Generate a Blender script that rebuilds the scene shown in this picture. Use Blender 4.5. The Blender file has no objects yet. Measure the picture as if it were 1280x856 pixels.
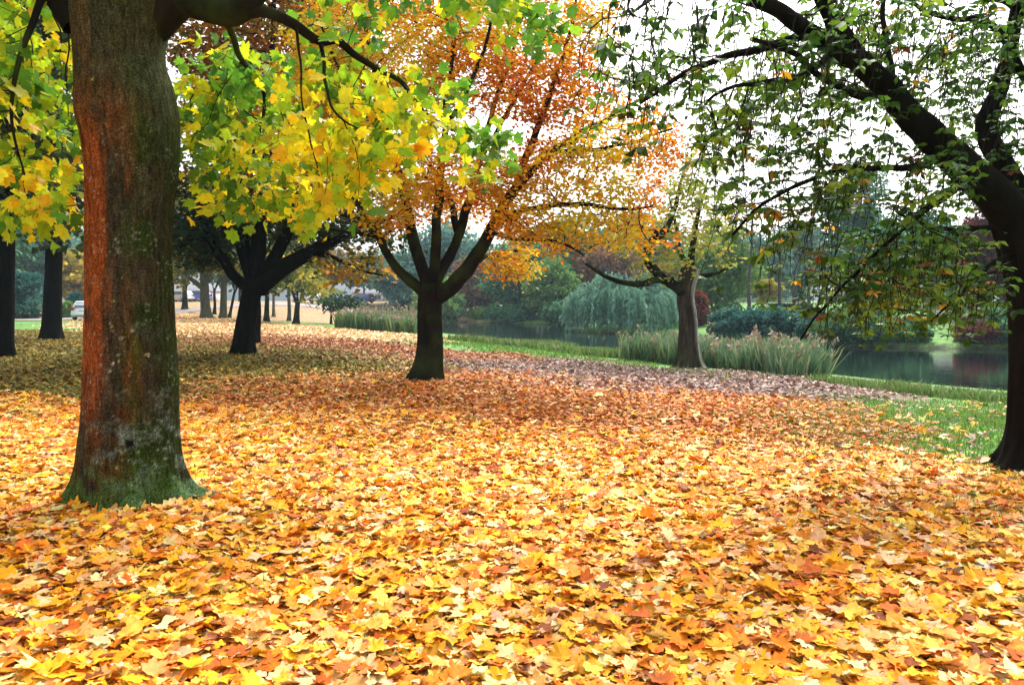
import bpy, math
import numpy as np
R = math.radians
sc = bpy.context.scene
COL = sc.collection
rng = np.random.default_rng(11)

# ------------------------------------------------------------------ camera frame
CAM = np.array([0.0, 0.0, 1.6]); FPX = 995.0; PITCH = math.atan((428-376)/FPX)
_F = np.array([0, math.cos(PITCH), -math.sin(PITCH)]); _U = np.array([0, math.sin(PITCH), math.cos(PITCH)])
def ray(px, py):
    return _F + (px-640)/FPX*np.array([1.0, 0, 0]) + (428-py)/FPX*_U
def P(px, py, Y):
    d = ray(px, py); return CAM + d*(Y/d[1])

# ------------------------------------------------------------------ noise, sdf
def _hash(i, seed):
    h = (i[..., 0]*374761393 + i[..., 1]*668265263 + i[..., 2]*2147483647 + seed*974634777) & 0xFFFFFFFF
    h = ((h ^ (h >> 13))*1274126177) & 0xFFFFFFFF
    h = h ^ (h >> 16)
    return (h & 0xFFFFFF)/float(0xFFFFFF)
def vnoise(p, freq=1.0, seed=0, octaves=1):
    p = np.asarray(p, float)
    if p.shape[-1] == 2: p = np.concatenate([p, np.zeros(p.shape[:-1]+(1,))], -1)
    out = 0; amp = 1; tot = 0
    for o in range(octaves):
        q = p*freq; i = np.floor(q).astype(np.int64); f = q-i; f = f*f*(3-2*f)
        v = 0
        for dx in (0, 1):
            for dy in (0, 1):
                for dz in (0, 1):
                    w = (f[..., 0] if dx else 1-f[..., 0])*(f[..., 1] if dy else 1-f[..., 1])*(f[..., 2] if dz else 1-f[..., 2])
                    v = v + w*_hash(i+np.array([dx, dy, dz]), seed+o*17)
        out = out+amp*v; tot += amp; amp *= .5; freq *= 2.03
    return out/tot
def sstep(a, b, x):
    t = np.clip((x-a)/(b-a), 0, 1); return t*t*(3-2*t)
def sdf(p, poly):                       # negative inside
    p = np.asarray(p, float); poly = np.asarray(poly, float)
    d = np.full(p.shape[:-1], 1e18); ins = np.zeros(p.shape[:-1], bool)
    for k in range(len(poly)):
        a = poly[k]; b = poly[(k+1) % len(poly)]; e = b-a
        w = p-a; t = np.clip((w@e)/(e@e), 0, 1)
        d = np.minimum(d, ((w-t[..., None]*e)**2).sum(-1))
        c = (a[1] > p[..., 1]) != (b[1] > p[..., 1])
        xs = (b[0]-a[0])*(p[..., 1]-a[1])/((b[1]-a[1]) if abs(b[1]-a[1]) > 1e-9 else 1e-9)+a[0]
        ins ^= c & (p[..., 0] < xs)
    d = np.sqrt(d); return np.where(ins, -d, d)

# ------------------------------------------------------------------ terrain
WATER = -1.2
POND = [(40, -6), (24, 8), (14.4, 22.6), (12.6, 25.2), (10.9, 28.8), (5.6, 42), (-1, 54), (-6, 65), (-12.5, 82), (-16.5, 99), (-14, 113),
        (-9, 108), (-2, 100), (6, 90), (8, 81), (5.2, 72), (7.5, 68.5), (13, 67), (14.5, 58), (17, 51.5), (22, 48), (29, 45.5), (70, 20)]
ROAD = [(-75, 47), (-52, 56), (-41, 64), (-38, 76), (-37, 92), (-28, 106), (-8, 117), (12, 124)]
def terrain(p):
    p = np.asarray(p, float)
    s = sdf(p, POND)
    up = -1.2 + .22*sstep(0, .35, s) + np.where(s < 18, .98*(1-(1-np.clip(s/18, 0, 1))**1.7), .98)
    z = np.where(s >= 0, up, WATER-np.minimum(.9, -s*.35))
    hill = 1.45*sstep(72, 106, p[..., 1]+.15*p[..., 0])*sstep(2, 16, s)*sstep(4, -8, p[..., 0])
    far = 1.2*sstep(60, 110, p[..., 1])*sstep(4, 10, p[..., 0])*sstep(2, 20, s)
    z = z+hill+far
    amp = .05*sstep(1, 6, s)
    return z+amp*(vnoise(p, .35, 5, 2)-.5)*2
def TZ(x, y): return float(terrain(np.array([[x, y]]))[0])
def G(px, py):                          # the ground point a pixel sees
    d = ray(px, py); t = 1.0
    prev = t
    while t < 400:
        q = CAM+d*t
        if q[2] < TZ(q[0], q[1]):
            a, b = prev, t
            for _ in range(20):
                m = .5*(a+b); q = CAM+d*m
                if q[2] < TZ(q[0], q[1]): b = m
                else: a = m
            return CAM+d*b
        prev = t; t *= 1.03
    return CAM+d*400
def GP(pts): return [tuple(G(*q)[:2]) for q in pts]

# ------------------------------------------------------------------ mesh building
def mesh(name, verts, faces, mat, parent=None, col=None, smooth=False):
    """faces: list of (m,k) int arrays."""
    verts = np.asarray(verts, np.float32)
    if parent is not None: verts = verts-np.array(parent.location, np.float32)
    me = bpy.data.meshes.new(name)
    me.vertices.add(len(verts)); me.vertices.foreach_set('co', verts.ravel())
    if not isinstance(faces, list): faces = [faces]
    faces = [np.asarray(f, np.int32) for f in faces if len(f)]
    loops = np.concatenate([f.ravel() for f in faces])
    sizes = np.concatenate([np.full(len(f), f.shape[1], np.int32) for f in faces])
    starts = np.concatenate([[0], np.cumsum(sizes)[:-1]]).astype(np.int32)
    me.loops.add(len(loops)); me.loops.foreach_set('vertex_index', loops)
    me.polygons.add(len(sizes)); me.polygons.foreach_set('loop_start', starts)
    if smooth: me.polygons.foreach_set('use_smooth', np.ones(len(sizes), bool))
    me.update(calc_edges=True)
    if col is not None:
        c = np.ones((len(verts), 4), np.float32); c[:, :3] = col
        at = me.color_attributes.new('Col', 'FLOAT_COLOR', 'POINT'); at.data.foreach_set('color', c.ravel())
    if mat is not None: me.materials.append(mat)
    o = bpy.data.objects.new(name, me); COL.objects.link(o)
    if parent is not None: o.parent = parent
    return o
def thing(name, label, cat, loc, group=None):
    o = bpy.data.objects.new(name, None); COL.objects.link(o); o.location = tuple(float(v) for v in loc)
    o.empty_display_size = .3
    o['label'] = label; o['category'] = cat
    if group: o['group'] = group
    return o
def tag(o, label=None, cat=None, group=None, kind=None):
    if label: o['label'] = label
    if cat: o['category'] = cat
    if group: o['group'] = group
    if kind: o['kind'] = kind
    return o
def copy_tree(root, loc, rz, s, label, group):
    r = root.copy(); COL.objects.link(r); r.location = tuple(float(v) for v in loc); r.rotation_euler = (0, 0, rz); r.scale = (s, s, s)
    r['label'] = label; r['group'] = group
    for ch in root.children:
        c = ch.copy(); COL.objects.link(c); c.parent = r
        for g in ch.children:
            d = g.copy(); COL.objects.link(d); d.parent = c
    return r
class MB:
    def __init__(s): s.v = []; s.q = {}; s.c = []; s.n = 0
    def add(s, v, f, c=None):
        v = np.asarray(v, float)
        if isinstance(f, list) and np.ndim(f[0]) == 1: f = np.asarray(f, int)
        for fa in (f if isinstance(f, list) else [f]):
            fa = np.asarray(fa, int)
            if len(fa): s.q.setdefault(fa.shape[1], []).append(fa+s.n)
        s.v.append(v); s.n += len(v)
        if c is not None: s.c.append(np.broadcast_to(np.asarray(c, float), (len(v), 3)))
        return s
    def box(s, x0, x1, y0, y1, z0, z1):
        v = [(x, y, z) for x in (x0, x1) for y in (y0, y1) for z in (z0, z1)]
        return s.add(v, [(0, 1, 3, 2), (4, 6, 7, 5), (0, 4, 5, 1), (2, 3, 7, 6), (0, 2, 6, 4), (1, 5, 7, 3)])
    def build(s, name, mat, parent=None, smooth=False):
        return mesh(name, np.concatenate(s.v), [np.concatenate(a) for a in s.q.values()], mat, parent, np.concatenate(s.c) if s.c else None, smooth)
def smooth_line(pts, step):
    pts = np.asarray(pts, float)
    if len(pts) < 3:
        d = np.linalg.norm(pts[-1]-pts[0]); n = max(2, int(d/step)+1); return pts[0]+(pts[-1]-pts[0])*np.linspace(0, 1, n)[:, None]
    ext = np.vstack([2*pts[0]-pts[1], pts, 2*pts[-1]-pts[-2]]); out = []
    for i in range(1, len(ext)-2):
        p0, p1, p2, p3 = ext[i-1:i+3]; n = max(2, int(np.linalg.norm(p2-p1)/step)+1)
        t = np.linspace(0, 1, n, endpoint=False)[:, None]
        out.append(.5*((2*p1)+(-p0+p2)*t+(2*p0-5*p1+4*p2-p3)*t*t+(-p0+3*p1-3*p2+p3)*t**3))
    out.append(pts[-1:]); return np.vstack(out)
def tube(pts, rad, sides=6, cap=True, mod=None):
    pts = np.asarray(pts, float); n = len(pts); rad = np.broadcast_to(rad, (n,))
    tan = np.gradient(pts, axis=0); tan /= np.linalg.norm(tan, axis=1)[:, None]+1e-12
    ref = np.array([1.0, .13, .07]) if abs(tan[0, 0]) < .8 else np.array([.1, 1.0, .1])
    u = ref-(tan@ref)[:, None]*tan; u /= np.linalg.norm(u, axis=1)[:, None]+1e-12
    if np.abs(tan@ref).max() > .97*np.linalg.norm(ref):       # transport where the reference nearly lines up
        uu = [u[0]]
        for i in range(1, n):
            w = uu[-1]-(uu[-1]@tan[i])*tan[i]; uu.append(w/(np.linalg.norm(w)+1e-12))
        u = np.array(uu)
    w = np.cross(tan, u); a = np.linspace(0, 2*np.pi, sides, endpoint=False)
    r = rad[:, None]*np.ones(sides)
    if mod is not None: r = r*mod(a, pts)
    v = pts[:, None, :]+r[..., None]*(np.cos(a)[None, :, None]*u[:, None, :]+np.sin(a)[None, :, None]*w[:, None, :])
    i = np.arange(n-1)[:, None]*sides; j = np.arange(sides)[None, :]; k = (j+1) % sides
    q = np.stack([i+j, i+k, i+sides+k, i+sides+j], -1).reshape(-1, 4)
    f = [q]
    if cap: f.append(np.arange((n-1)*sides, n*sides)[None, :])
    return v.reshape(-1, 3), f

# ------------------------------------------------------------------ materials
def new_mat(name):
    m = bpy.data.materials.new(name); m.use_nodes = True; nt = m.node_tree; nt.nodes.clear()
    out = nt.nodes.new('ShaderNodeOutputMaterial'); return m, nt, out
def node(nt, t, **kw):
    n = nt.nodes.new(t)
    for k, v in kw.items():
        if k in n.inputs: n.inputs[k].default_value = v
        else: setattr(n, k, v)
    return n
def mixcol(nt, a, b, fac, blend='MIX'):
    m = nt.nodes.new('ShaderNodeMix'); m.data_type = 'RGBA'; m.blend_type = blend
    for s, v in ((m.inputs[0], fac), (m.inputs[6], a), (m.inputs[7], b)):
        if hasattr(v, 'is_output'): nt.links.new(v, s)
        else: s.default_value = v if not isinstance(v, tuple) else (*v, 1)
    return m.outputs[2]
def ramp(nt, sock, stops):
    r = nt.nodes.new('ShaderNodeValToRGB'); el = r.color_ramp.elements
    while len(el) < len(stops): el.new(.5)
    for e, (p, c) in zip(el, stops): e.position = p; e.color = (*c, 1) if len(c) == 3 else c
    nt.links.new(sock, r.inputs[0]); return r.outputs[0]
def noise(nt, scale, detail=3, vec=None, rough=.55):
    n = node(nt, 'ShaderNodeTexNoise', Scale=scale, Detail=detail, Roughness=rough)
    if vec is not None: nt.links.new(vec, n.inputs['Vector'])
    return n.outputs['Fac']
def geo(nt): return nt.nodes.new('ShaderNodeNewGeometry').outputs['Position']
def leaf_mat(name, trans=.4, rough=.5, spec=.35, vary=.3, scale=25):
    m, nt, out = new_mat(name)
    at = node(nt, 'ShaderNodeAttribute', attribute_name='Col')
    c = mixcol(nt, at.outputs['Color'], ramp(nt, noise(nt, scale, 3, geo(nt)), [(.3, (1-vary,)*3), (.7, (1+vary*.3,)*3)]), 1.0, 'MULTIPLY')
    p = node(nt, 'ShaderNodeBsdfPrincipled', Roughness=rough); p.inputs['Specular IOR Level'].default_value = spec
    t = nt.nodes.new('ShaderNodeBsdfTranslucent'); mx = nt.nodes.new('ShaderNodeMixShader'); mx.inputs[0].default_value = trans
    nt.links.new(c, p.inputs['Base Color']); nt.links.new(c, t.inputs['Color'])
    nt.links.new(p.outputs[0], mx.inputs[1]); nt.links.new(t.outputs[0], mx.inputs[2]); nt.links.new(mx.outputs[0], out.inputs['Surface'])
    return m
def bark_mat(name, c1, c2, moss=None, attr=False, bump=.6, sx=14.0):
    m, nt, out = new_mat(name); pos = geo(nt)
    mp = nt.nodes.new('ShaderNodeMapping'); mp.inputs['Scale'].default_value = (sx, sx, sx*.22); nt.links.new(pos, mp.inputs[0])
    n1 = noise(nt, 1.0, 6, mp.outputs[0], .65)
    if attr:
        at = node(nt, 'ShaderNodeAttribute', attribute_name='Col')
        c0 = mixcol(nt, at.outputs['Color'], ramp(nt, noise(nt, 75, 3, pos, .7), [(.36, (.5,)*3), (.5, (1,)*3), (.66, (1.9,)*3)]), 1.0, 'MULTIPLY')
        c = mixcol(nt, c0, ramp(nt, n1, [(.3, (.35,)*3), (.5, (.9,)*3), (.7, (1.6,)*3)]), 1.0, 'MULTIPLY')
    else:
        c = ramp(nt, n1, [(.3, c1), (.7, c2)])
        if moss: c = mixcol(nt, c, moss, ramp(nt, noise(nt, 1.7, 4, pos), [(.45, (0,)*3), (.65, (1,)*3)]))
    p = node(nt, 'ShaderNodeBsdfPrincipled', Roughness=.95); p.inputs['Specular IOR Level'].default_value = .02
    nt.links.new(c, p.inputs['Base Color'])
    b = node(nt, 'ShaderNodeBump', Strength=bump, Distance=.02); nt.links.new(n1, b.inputs['Height']); nt.links.new(b.outputs[0], p.inputs['Normal'])
    nt.links.new(p.outputs[0], out.inputs['Surface']); return m
def plain(name, c, rough=.6, metal=0.0, spec=.5, grime=.15, scale=3.0):
    m, nt, out = new_mat(name)
    p = node(nt, 'ShaderNodeBsdfPrincipled', Roughness=rough, Metallic=metal); p.inputs['Specular IOR Level'].default_value = spec
    cc = ramp(nt, noise(nt, scale, 4, geo(nt)), [(.3, tuple(v*(1-grime) for v in c)), (.7, c)])
    nt.links.new(cc, p.inputs['Base Color']); nt.links.new(p.outputs[0], out.inputs['Surface']); return m
M_LEAF = leaf_mat('autumn_leaf', .5, .5, .2, .25)
M_SMALL = leaf_mat('small_leaf', .45, .55, .12, .15, 6)
M_GREEN = leaf_mat('green_leaf', .42, spec=.2, vary=.25, scale=12)
M_LITTER = leaf_mat('fallen_leaf', .12, .6, .12, .28, 30)
M_FAR = leaf_mat('far_leaf', .3, .8, .05, .3, 1.2)
M_BLADE = leaf_mat('grass_blade', .3, .6, .25, .2, 4)
M_BARK = bark_mat('dark_bark', (.006, .005, .004), (.018, .014, .010), (.028, .040, .010))
M_BARKR = bark_mat('black_bark', (.003, .0025, .002), (.011, .009, .007))
M_GREYB = bark_mat('grey_bark', (.05, .05, .04), (.16, .16, .13), (.08, .10, .035), sx=5)
M_POND = bark_mat('old_pale_bark', None, None, attr=True, sx=8, bump=.8)
M_MAPLE = bark_mat('painted_bark', None, None, attr=True, sx=34, bump=1.0)
M_TWIG = plain('twig', (.022, .017, .013), .9, 0, .1)
M_FTWIG = plain('far_twig', (.09, .075, .075), .9, 0, .1)

# ------------------------------------------------------------------ leaf shapes
def star(ts):
    h = [(a, r) for a, r in ts]; full = h+[(-a, r) for a, r in reversed(h) if 0 < a < 180]
    v = [(0, .36, 0)]+[(r*math.sin(R(a)), .36+r*math.cos(R(a)), 0) for a, r in full]
    n = len(full); return np.array(v), np.array([(0, i+1, (i+1) % n+1) for i in range(n)])
L_MAPLE = star([(0, .64), (9, .50), (19, .50), (27, .34), (40, .52), (51, .63), (61, .49), (72, .47), (83, .33), (98, .42), (112, .48), (128, .36), (155, .36), (180, .28)])
L_STAR = star([(0, .66), (27, .28), (50, .64), (82, .28), (110, .46), (150, .33), (180, .26)])
L_OVAL = (np.array([(0, 0, 0), (.25, .3, .05), (.27, .6, .05), (0, 1, 0), (-.27, .6, .05), (-.25, .3, .05)]), np.array([(0, 1, 2), (0, 2, 3), (0, 3, 4), (0, 4, 5)]))
L_QUAD = (np.array([(0, 0, 0), (.32, .5, .08), (0, 1, 0), (-.32, .5, .08)]), np.array([(0, 1, 2), (0, 2, 3)]))
L_PENT = (np.array([(0, 0, 0), (.42, .35, .06), (.25, .8, .0), (-.05, 1.0, -.05), (-.36, .72, .05), (-.4, .25, 0)]), np.array([(0, 1, 2), (0, 2, 3), (0, 3, 4), (0, 4, 5)]))
def unit(v): return v/(np.linalg.norm(v, axis=-1, keepdims=True)+1e-12)
def leaf_arrays(shape, pos, tip, nrm, size, col, rg, curl=.25, side=.18):
    tv, tf = shape; n = len(pos); k = len(tv)
    tip = unit(tip); nrm = unit(nrm-(nrm*tip).sum(-1, keepdims=True)*tip); bx = np.cross(tip, nrm)
    c1 = rg.normal(0, curl, n)[:, None]; c2 = rg.normal(-.05, curl*1.2, n)[:, None]; c3 = rg.normal(0, side, n)[:, None]
    x = tv[None, :, 0]*(1+rg.normal(0, .10, (n, 1))); y = tv[None, :, 1]
    z = tv[None, :, 2]+c1*np.abs(x)*1.2+c2*(y-.3)**2+c3*x*(y-.2)*2+rg.normal(0, .025, (n, k))
    v = pos[:, None, :]+size[:, None, None]*(x[..., None]*bx[:, None, :]+y[..., None]*tip[:, None, :]+z[..., None]*nrm[:, None, :])
    f = tf[None]+(np.arange(n)*k)[:, None, None]
    jit = 1+rg.normal(0, .05, (n, k, 1))
    return v.reshape(-1, 3), f.reshape(-1, tf.shape[1]), np.clip(np.repeat(col[:, None, :], k, 1)*jit, 0.002, .95).reshape(-1, 3)
def pick(pal, n, rg):
    cols = np.array([c for c, w in pal]); w = np.array([w for c, w in pal], float)
    c = cols[rg.choice(len(pal), n, p=w/w.sum())]
    return np.clip(c*(1+rg.normal(0, .14, (n, 1)))*(1+rg.normal(0, .05, (n, 3))), .002, .92)

# ------------------------------------------------------------------ branching growth
def colonize(seeds, att, step, kill, rg, trop=(0, 0, 0), iters=140, wob=.25):
    nodes = [s for s in seeds]; par = [-1]*len(nodes)
    A = np.asarray(att, float); pos = np.array(nodes)
    nd = np.full(len(A), 1e9); ni = np.zeros(len(A), int)
    def upd(lo):
        for b in range(lo, len(pos), 400):
            blk = pos[b:b+400]; d = np.linalg.norm(A[:, None, :]-blk[None], axis=2); j = d.argmin(1); dm = d[np.arange(len(A)), j]
            m = dm < nd; nd[m] = dm[m]; ni[m] = j[m]+b
    upd(0); alive = nd > kill; trop = np.array(trop, float); grown = {}
    for it in range(iters):
        idx = np.where(alive)[0]
        if not len(idx): break
        acc = np.zeros((len(pos), 3)); np.add.at(acc, ni[idx], unit(A[idx]-pos[ni[idx]]))
        act = np.unique(ni[idx]); act = np.array([a for a in act if grown.get(a, 0) < 3])
        if not len(act): break
        d = unit(acc[act])+trop+rg.normal(0, wob, (len(act), 3)); newp = pos[act]+step*unit(d)
        for a in act: grown[a] = grown.get(a, 0)+1
        lo = len(pos); pos = np.vstack([pos, newp]); par += list(act); upd(lo); alive &= nd > kill
    return pos, np.array(par)
def branch_tubes(pos, par, nseed, rt, rmax, expo=.45, sides=5, mb=None):
    n = len(pos); kids = [[] for _ in range(n)]
    for i in range(nseed, n): kids[par[i]].append(i)
    tips = np.zeros(n)
    for i in range(n-1, nseed-1, -1):
        if not kids[i]: tips[i] = 1
        tips[par[i]] += tips[i]
    rad = np.minimum(rt*np.maximum(tips, 1)**expo, rmax)
    mb = mb or MB()
    for i in range(nseed, n):
        p = par[i]
        main = max(kids[p], key=lambda k: tips[k]) if p >= nseed else None
        if p >= nseed and i == main: continue
        ch = [p, i]; r = [rad[i], rad[i]]
        while kids[ch[-1]]:
            k = max(kids[ch[-1]], key=lambda q: tips[q]); ch.append(k); r.append(rad[k])
        r[-1] *= .5
        pts = pos[ch]
        if len(pts) > 2: pts = np.vstack([pts[:1], .25*pts[:-2]+.5*pts[1:-1]+.25*pts[2:], pts[-1:]])
        v, f = tube(pts, np.array(r), sides if r[0] > rt*2.2 else max(3, sides-2)); mb.add(v, f)
    return mb, rad, tips
def in_blob(c, r, n, rg):
    d = unit(rg.normal(size=(n, 3)))*(rg.random((n, 1))**(1/2.4)); return np.asarray(c)+d*np.asarray(r)
def pblob(px, py, rx, ry, Y, dY):       # ellipsoid standing at depth Y (m)
    return (P(px, py, Y), np.array([rx*Y/FPX, dY, ry*Y/FPX]))
def limb_pts(px, step=.1): return smooth_line([P(*q) for q in px], step)
def wobble(pts, amp, rg):
    n = len(pts); w = np.stack([vnoise(np.stack([np.arange(n)*.35, np.full(n, 3.1*k), np.full(n, rg.random()*50)], -1), 1, 3)-.5 for k in range(3)], -1)
    return pts+w*2*amp*np.minimum(1, np.arange(n)/4)[:, None]
def trunk_mod(base_z, flare, lobes, h, rg, rough=.06):
    ph = rg.random(8)*6.28
    def mod(a, pts):
        hh = (pts[:, 2]-base_z)[:, None]; aa = a[None, :]
        lob = .55+.45*np.cos(lobes*aa+ph[0]+.6*np.sin(aa+ph[1]))+.25*np.cos((lobes*2+1)*aa+ph[2])
        fl = flare*np.exp(-np.maximum(hh, 0)/h)*np.clip(lob+.35, .15, 2)
        g = np.stack([np.cos(aa)+0*hh, np.sin(aa)+0*hh, hh*.35+0*aa], -1)
        return 1+fl+rough*(vnoise(g, 2.2, int(ph[3]*99), 3)-.5)*2+.04*np.sin(7*aa+ph[4]+hh)
    return mod

def crown_leaves(pos, par, nseed, tips, shape, size, per, spread, palf, rg, maxtips=6, flat=.55, droop=.25, szvar=.25):
    sel = np.where((np.arange(len(pos)) >= nseed) & (tips <= maxtips))[0]
    cnt = rg.poisson(per, len(sel)); idx = np.repeat(sel, cnt); n = len(idx)
    p = pos[idx]+rg.normal(0, spread, (n, 3))*np.array([1, 1, .6])
    d = unit(pos[idx]-pos[np.maximum(par[idx], 0)]); d[:, 2] *= .5
    tip = unit(d*.7+rg.normal(0, .6, (n, 3))*np.array([1, 1, .5])+np.array([0, 0, -droop]))
    nrm = unit(np.array([0, 0, flat])+rg.normal(0, .45, (n, 3)))
    return leaf_arrays(shape, p, tip, nrm, size*(1+rg.normal(0, szvar, n)).clip(.45, 1.7), palf(p, rg), rg)

def make_tree(name, label, cat, base, trunk, limbs, blobs, step, att_gap, kill, leaf, rg, bark=M_BARK, group=None, rt=.006, rmax=.06,
              trop=(0, 0, 0), wob=.25, leafmat=None, twig=M_TWIG, extra=None, trunk_obj=None, sides=5, seedfrac=.25):
    root = thing(name, label, cat, base, group)
    if trunk:
        pts, rad, mod, ns = trunk
        v, f = tube(pts, rad, ns, True, mod); mesh('trunk', v, f, bark, root, smooth=True)
    seeds = []
    for pts, r0, r1 in limbs:
        n = len(pts); rad = r1+(r0-r1)*(1-np.linspace(0, 1, n))**1.15
        v, f = tube(pts, rad, 14 if r0 > .1 else 8, True, (lambda a, q: 1+.10*(vnoise(np.stack([np.cos(a)[None]+0*q[:, :1], np.sin(a)[None]+q[:, :1], q[:, 2:3]+q[:, 1:2]+0*a[None]], -1), 2.0, 7, 2)-.5)*2) if r0 > .05 else None)
        mesh('limb', v, f, bark, root, smooth=True)
        seeds.append(pts[int(n*seedfrac):][::max(1, int(step*.8/max(1e-6, np.linalg.norm(pts[1]-pts[0]))))])
    seeds = np.vstack(seeds)
    att = np.vstack([in_blob(c, r, max(6, int(4.19*r[0]*r[1]*r[2]*dens/att_gap**3)), rg) for c, r, dens in blobs])
    pos, par = colonize(seeds, att, step, kill, rg, trop, wob=wob)
    mb, rad, tips = branch_tubes(pos, par, len(seeds), rt, rmax, sides=sides)
    lv = MB()
    if leaf: lv.add(*crown_leaves(pos, par, len(seeds), tips, rg=rg, **leaf))
    print(name, 'att', len(att), 'nodes', len(pos)-len(seeds), 'leafverts', lv.n)
    mb.build('branches', twig, root, True)
    if lv.n: lv.build('crown', leafmat or M_SMALL, root)
    return root

# ================================================================== THE GROUND
u = np.linspace(-1, 1, 620); k = 6.0
gx = 3+640*np.sinh(k*u)/math.sinh(k); gy = 26+640*np.sinh(k*u)/math.sinh(k)
XY = np.stack(np.meshgrid(gx, gy, indexing='xy'), -1).reshape(-1, 2)
Z = terrain(XY)
zone_maple = GP([(-900, 700), (-300, 520), (0, 497), (230, 505), (430, 512), (600, 532), (800, 552), (960, 556), (1100, 570), (1240, 590), (1330, 610), (1500, 700)])+[(9, -3), (-9, -3)]
zone_orange = GP([(270, 478), (520, 462), (640, 468), (780, 480), (930, 497), (1060, 516), (1130, 536), (1060, 566), (800, 572), (560, 552), (380, 530), (220, 520)])
zone_brown = GP([(560, 452), (700, 448), (830, 462), (930, 466), (1040, 480), (1120, 494), (1080, 506), (930, 500), (780, 486), (650, 474), (560, 466)])
zone_red = GP([(250, 421), (330, 418), (420, 422), (520, 432), (640, 446), (640, 454), (520, 452), (430, 444), (330, 437), (250, 436)])
zone_pale = GP([(120, 399), (230, 391), (330, 405), (420, 411), (520, 419), (560, 428), (470, 426), (330, 420), (225, 421), (90, 408)])
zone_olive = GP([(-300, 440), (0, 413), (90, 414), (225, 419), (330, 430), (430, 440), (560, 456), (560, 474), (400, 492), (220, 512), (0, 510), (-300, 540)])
C_GRASS = np.array([.08, .20, .03]); C_SOIL = np.array([.055, .035, .018])
def soft(p, poly, w, seed=1, amp=None):
    amp = w if amp is None else amp
    return sstep(w, -w, sdf(p, poly)+amp*2*(vnoise(p, .55, seed, 3)-.5)*1.6)
ps = sdf(XY, POND)
def ground_col(p):
    g = C_GRASS*(.75+.5*vnoise(p, .8, 3, 3))[:, None]
    c = g*np.array([1.0, 1.0, 1.0])
    def lay(c, w, col): return c*(1-w[:, None])+np.asarray(col)*w[:, None]
    dist = np.linalg.norm(p, axis=1)
    hillw = sstep(60, 74, p[:, 1])*sstep(2, -10, p[:, 0])*(.55+.45*vnoise(p, .12, 9, 2))
    c = lay(c, hillw, (.36, .19, .11))
    c = lay(c, soft(p, zone_olive, 1.4, 2)*.8, (.13, .10, .025))  # olive litter, tone lowered to carry the shade under the left trees
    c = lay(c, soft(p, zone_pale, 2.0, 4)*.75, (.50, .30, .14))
    c = lay(c, soft(p, zone_red, 1.2, 6)*.8, (.26, .085, .025))
    c = lay(c, soft(p, zone_brown, .9, 8)*.8, (.17, .10, .085))
    c = lay(c, soft(p, zone_orange, .8, 10)*.9, (.28, .10, .02))
    c = lay(c, soft(p, zone_maple, .7, 12)*.95, (.20, .085, .02))
    sd = sdf(p, POND)
    c = lay(c, sstep(.45, .1, sd), (.03, .026, .016))
    return c
gcol = ground_col(XY)
m, nt, out = new_mat('park_ground')
at = node(nt, 'ShaderNodeAttribute', attribute_name='Col'); pos = geo(nt)
vo = node(nt, 'ShaderNodeTexVoronoi', Scale=11.0); nt.links.new(pos, vo.inputs['Vector'])
vo2 = node(nt, 'ShaderNodeTexVoronoi', Scale=3.3); nt.links.new(pos, vo2.inputs['Vector'])
bw = nt.nodes.new('ShaderNodeSeparateColor'); nt.links.new(vo.outputs['Color'], bw.inputs[0])
bw2 = nt.nodes.new('ShaderNodeSeparateColor'); nt.links.new(vo2.outputs['Color'], bw2.inputs[0])
c = mixcol(nt, at.outputs['Color'], ramp(nt, bw.outputs[0], [(0, (.4, .38, .35)), (.6, (1, 1, 1)), (1, (1.6, 1.55, 1.4))]), 1.0, 'MULTIPLY')
c = mixcol(nt, c, ramp(nt, bw2.outputs[1], [(0, (.7,)*3), (1, (1.25,)*3)]), 1.0, 'MULTIPLY')
p = node(nt, 'ShaderNodeBsdfPrincipled', Roughness=.85); p.inputs['Specular IOR Level'].default_value = .2
b = node(nt, 'ShaderNodeBump', Strength=.5, Distance=.04); nt.links.new(bw.outputs[1], b.inputs['Height']); nt.links.new(b.outputs[0], p.inputs['Normal'])
nt.links.new(c, p.inputs['Base Color']); nt.links.new(p.outputs[0], out.inputs['Surface'])
n = len(u); i = np.arange(n-1)[:, None]*n+np.arange(n-1)[None, :]
q = np.stack([i, i+1, i+n+1, i+n], -1).reshape(-1, 4)
tag(mesh('ground', np.column_stack([XY, Z]), q, m, col=gcol, smooth=True), kind='structure')

# pond water
m, nt, out = new_mat('pond_water')
p = node(nt, 'ShaderNodeBsdfPrincipled', Roughness=.04); p.inputs['Base Color'].default_value = (.006, .009, .010, 1); p.inputs['Specular IOR Level'].default_value = .6
mp = nt.nodes.new('ShaderNodeMapping'); mp.inputs['Scale'].default_value = (.9, 1.6, 1); nt.links.new(geo(nt), mp.inputs[0])
b = node(nt, 'ShaderNodeBump', Strength=.12, Distance=.05); nt.links.new(noise(nt, 1.6, 3, mp.outputs[0]), b.inputs['Height'])
nt.links.new(b.outputs[0], p.inputs['Normal']); nt.links.new(p.outputs[0], out.inputs['Surface'])
tag(mesh('pond_water', [(-40, -12, WATER), (80, -12, WATER), (80, 128, WATER), (-40, 128, WATER)], np.array([[0, 1, 2, 3]]), m), kind='structure')

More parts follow.
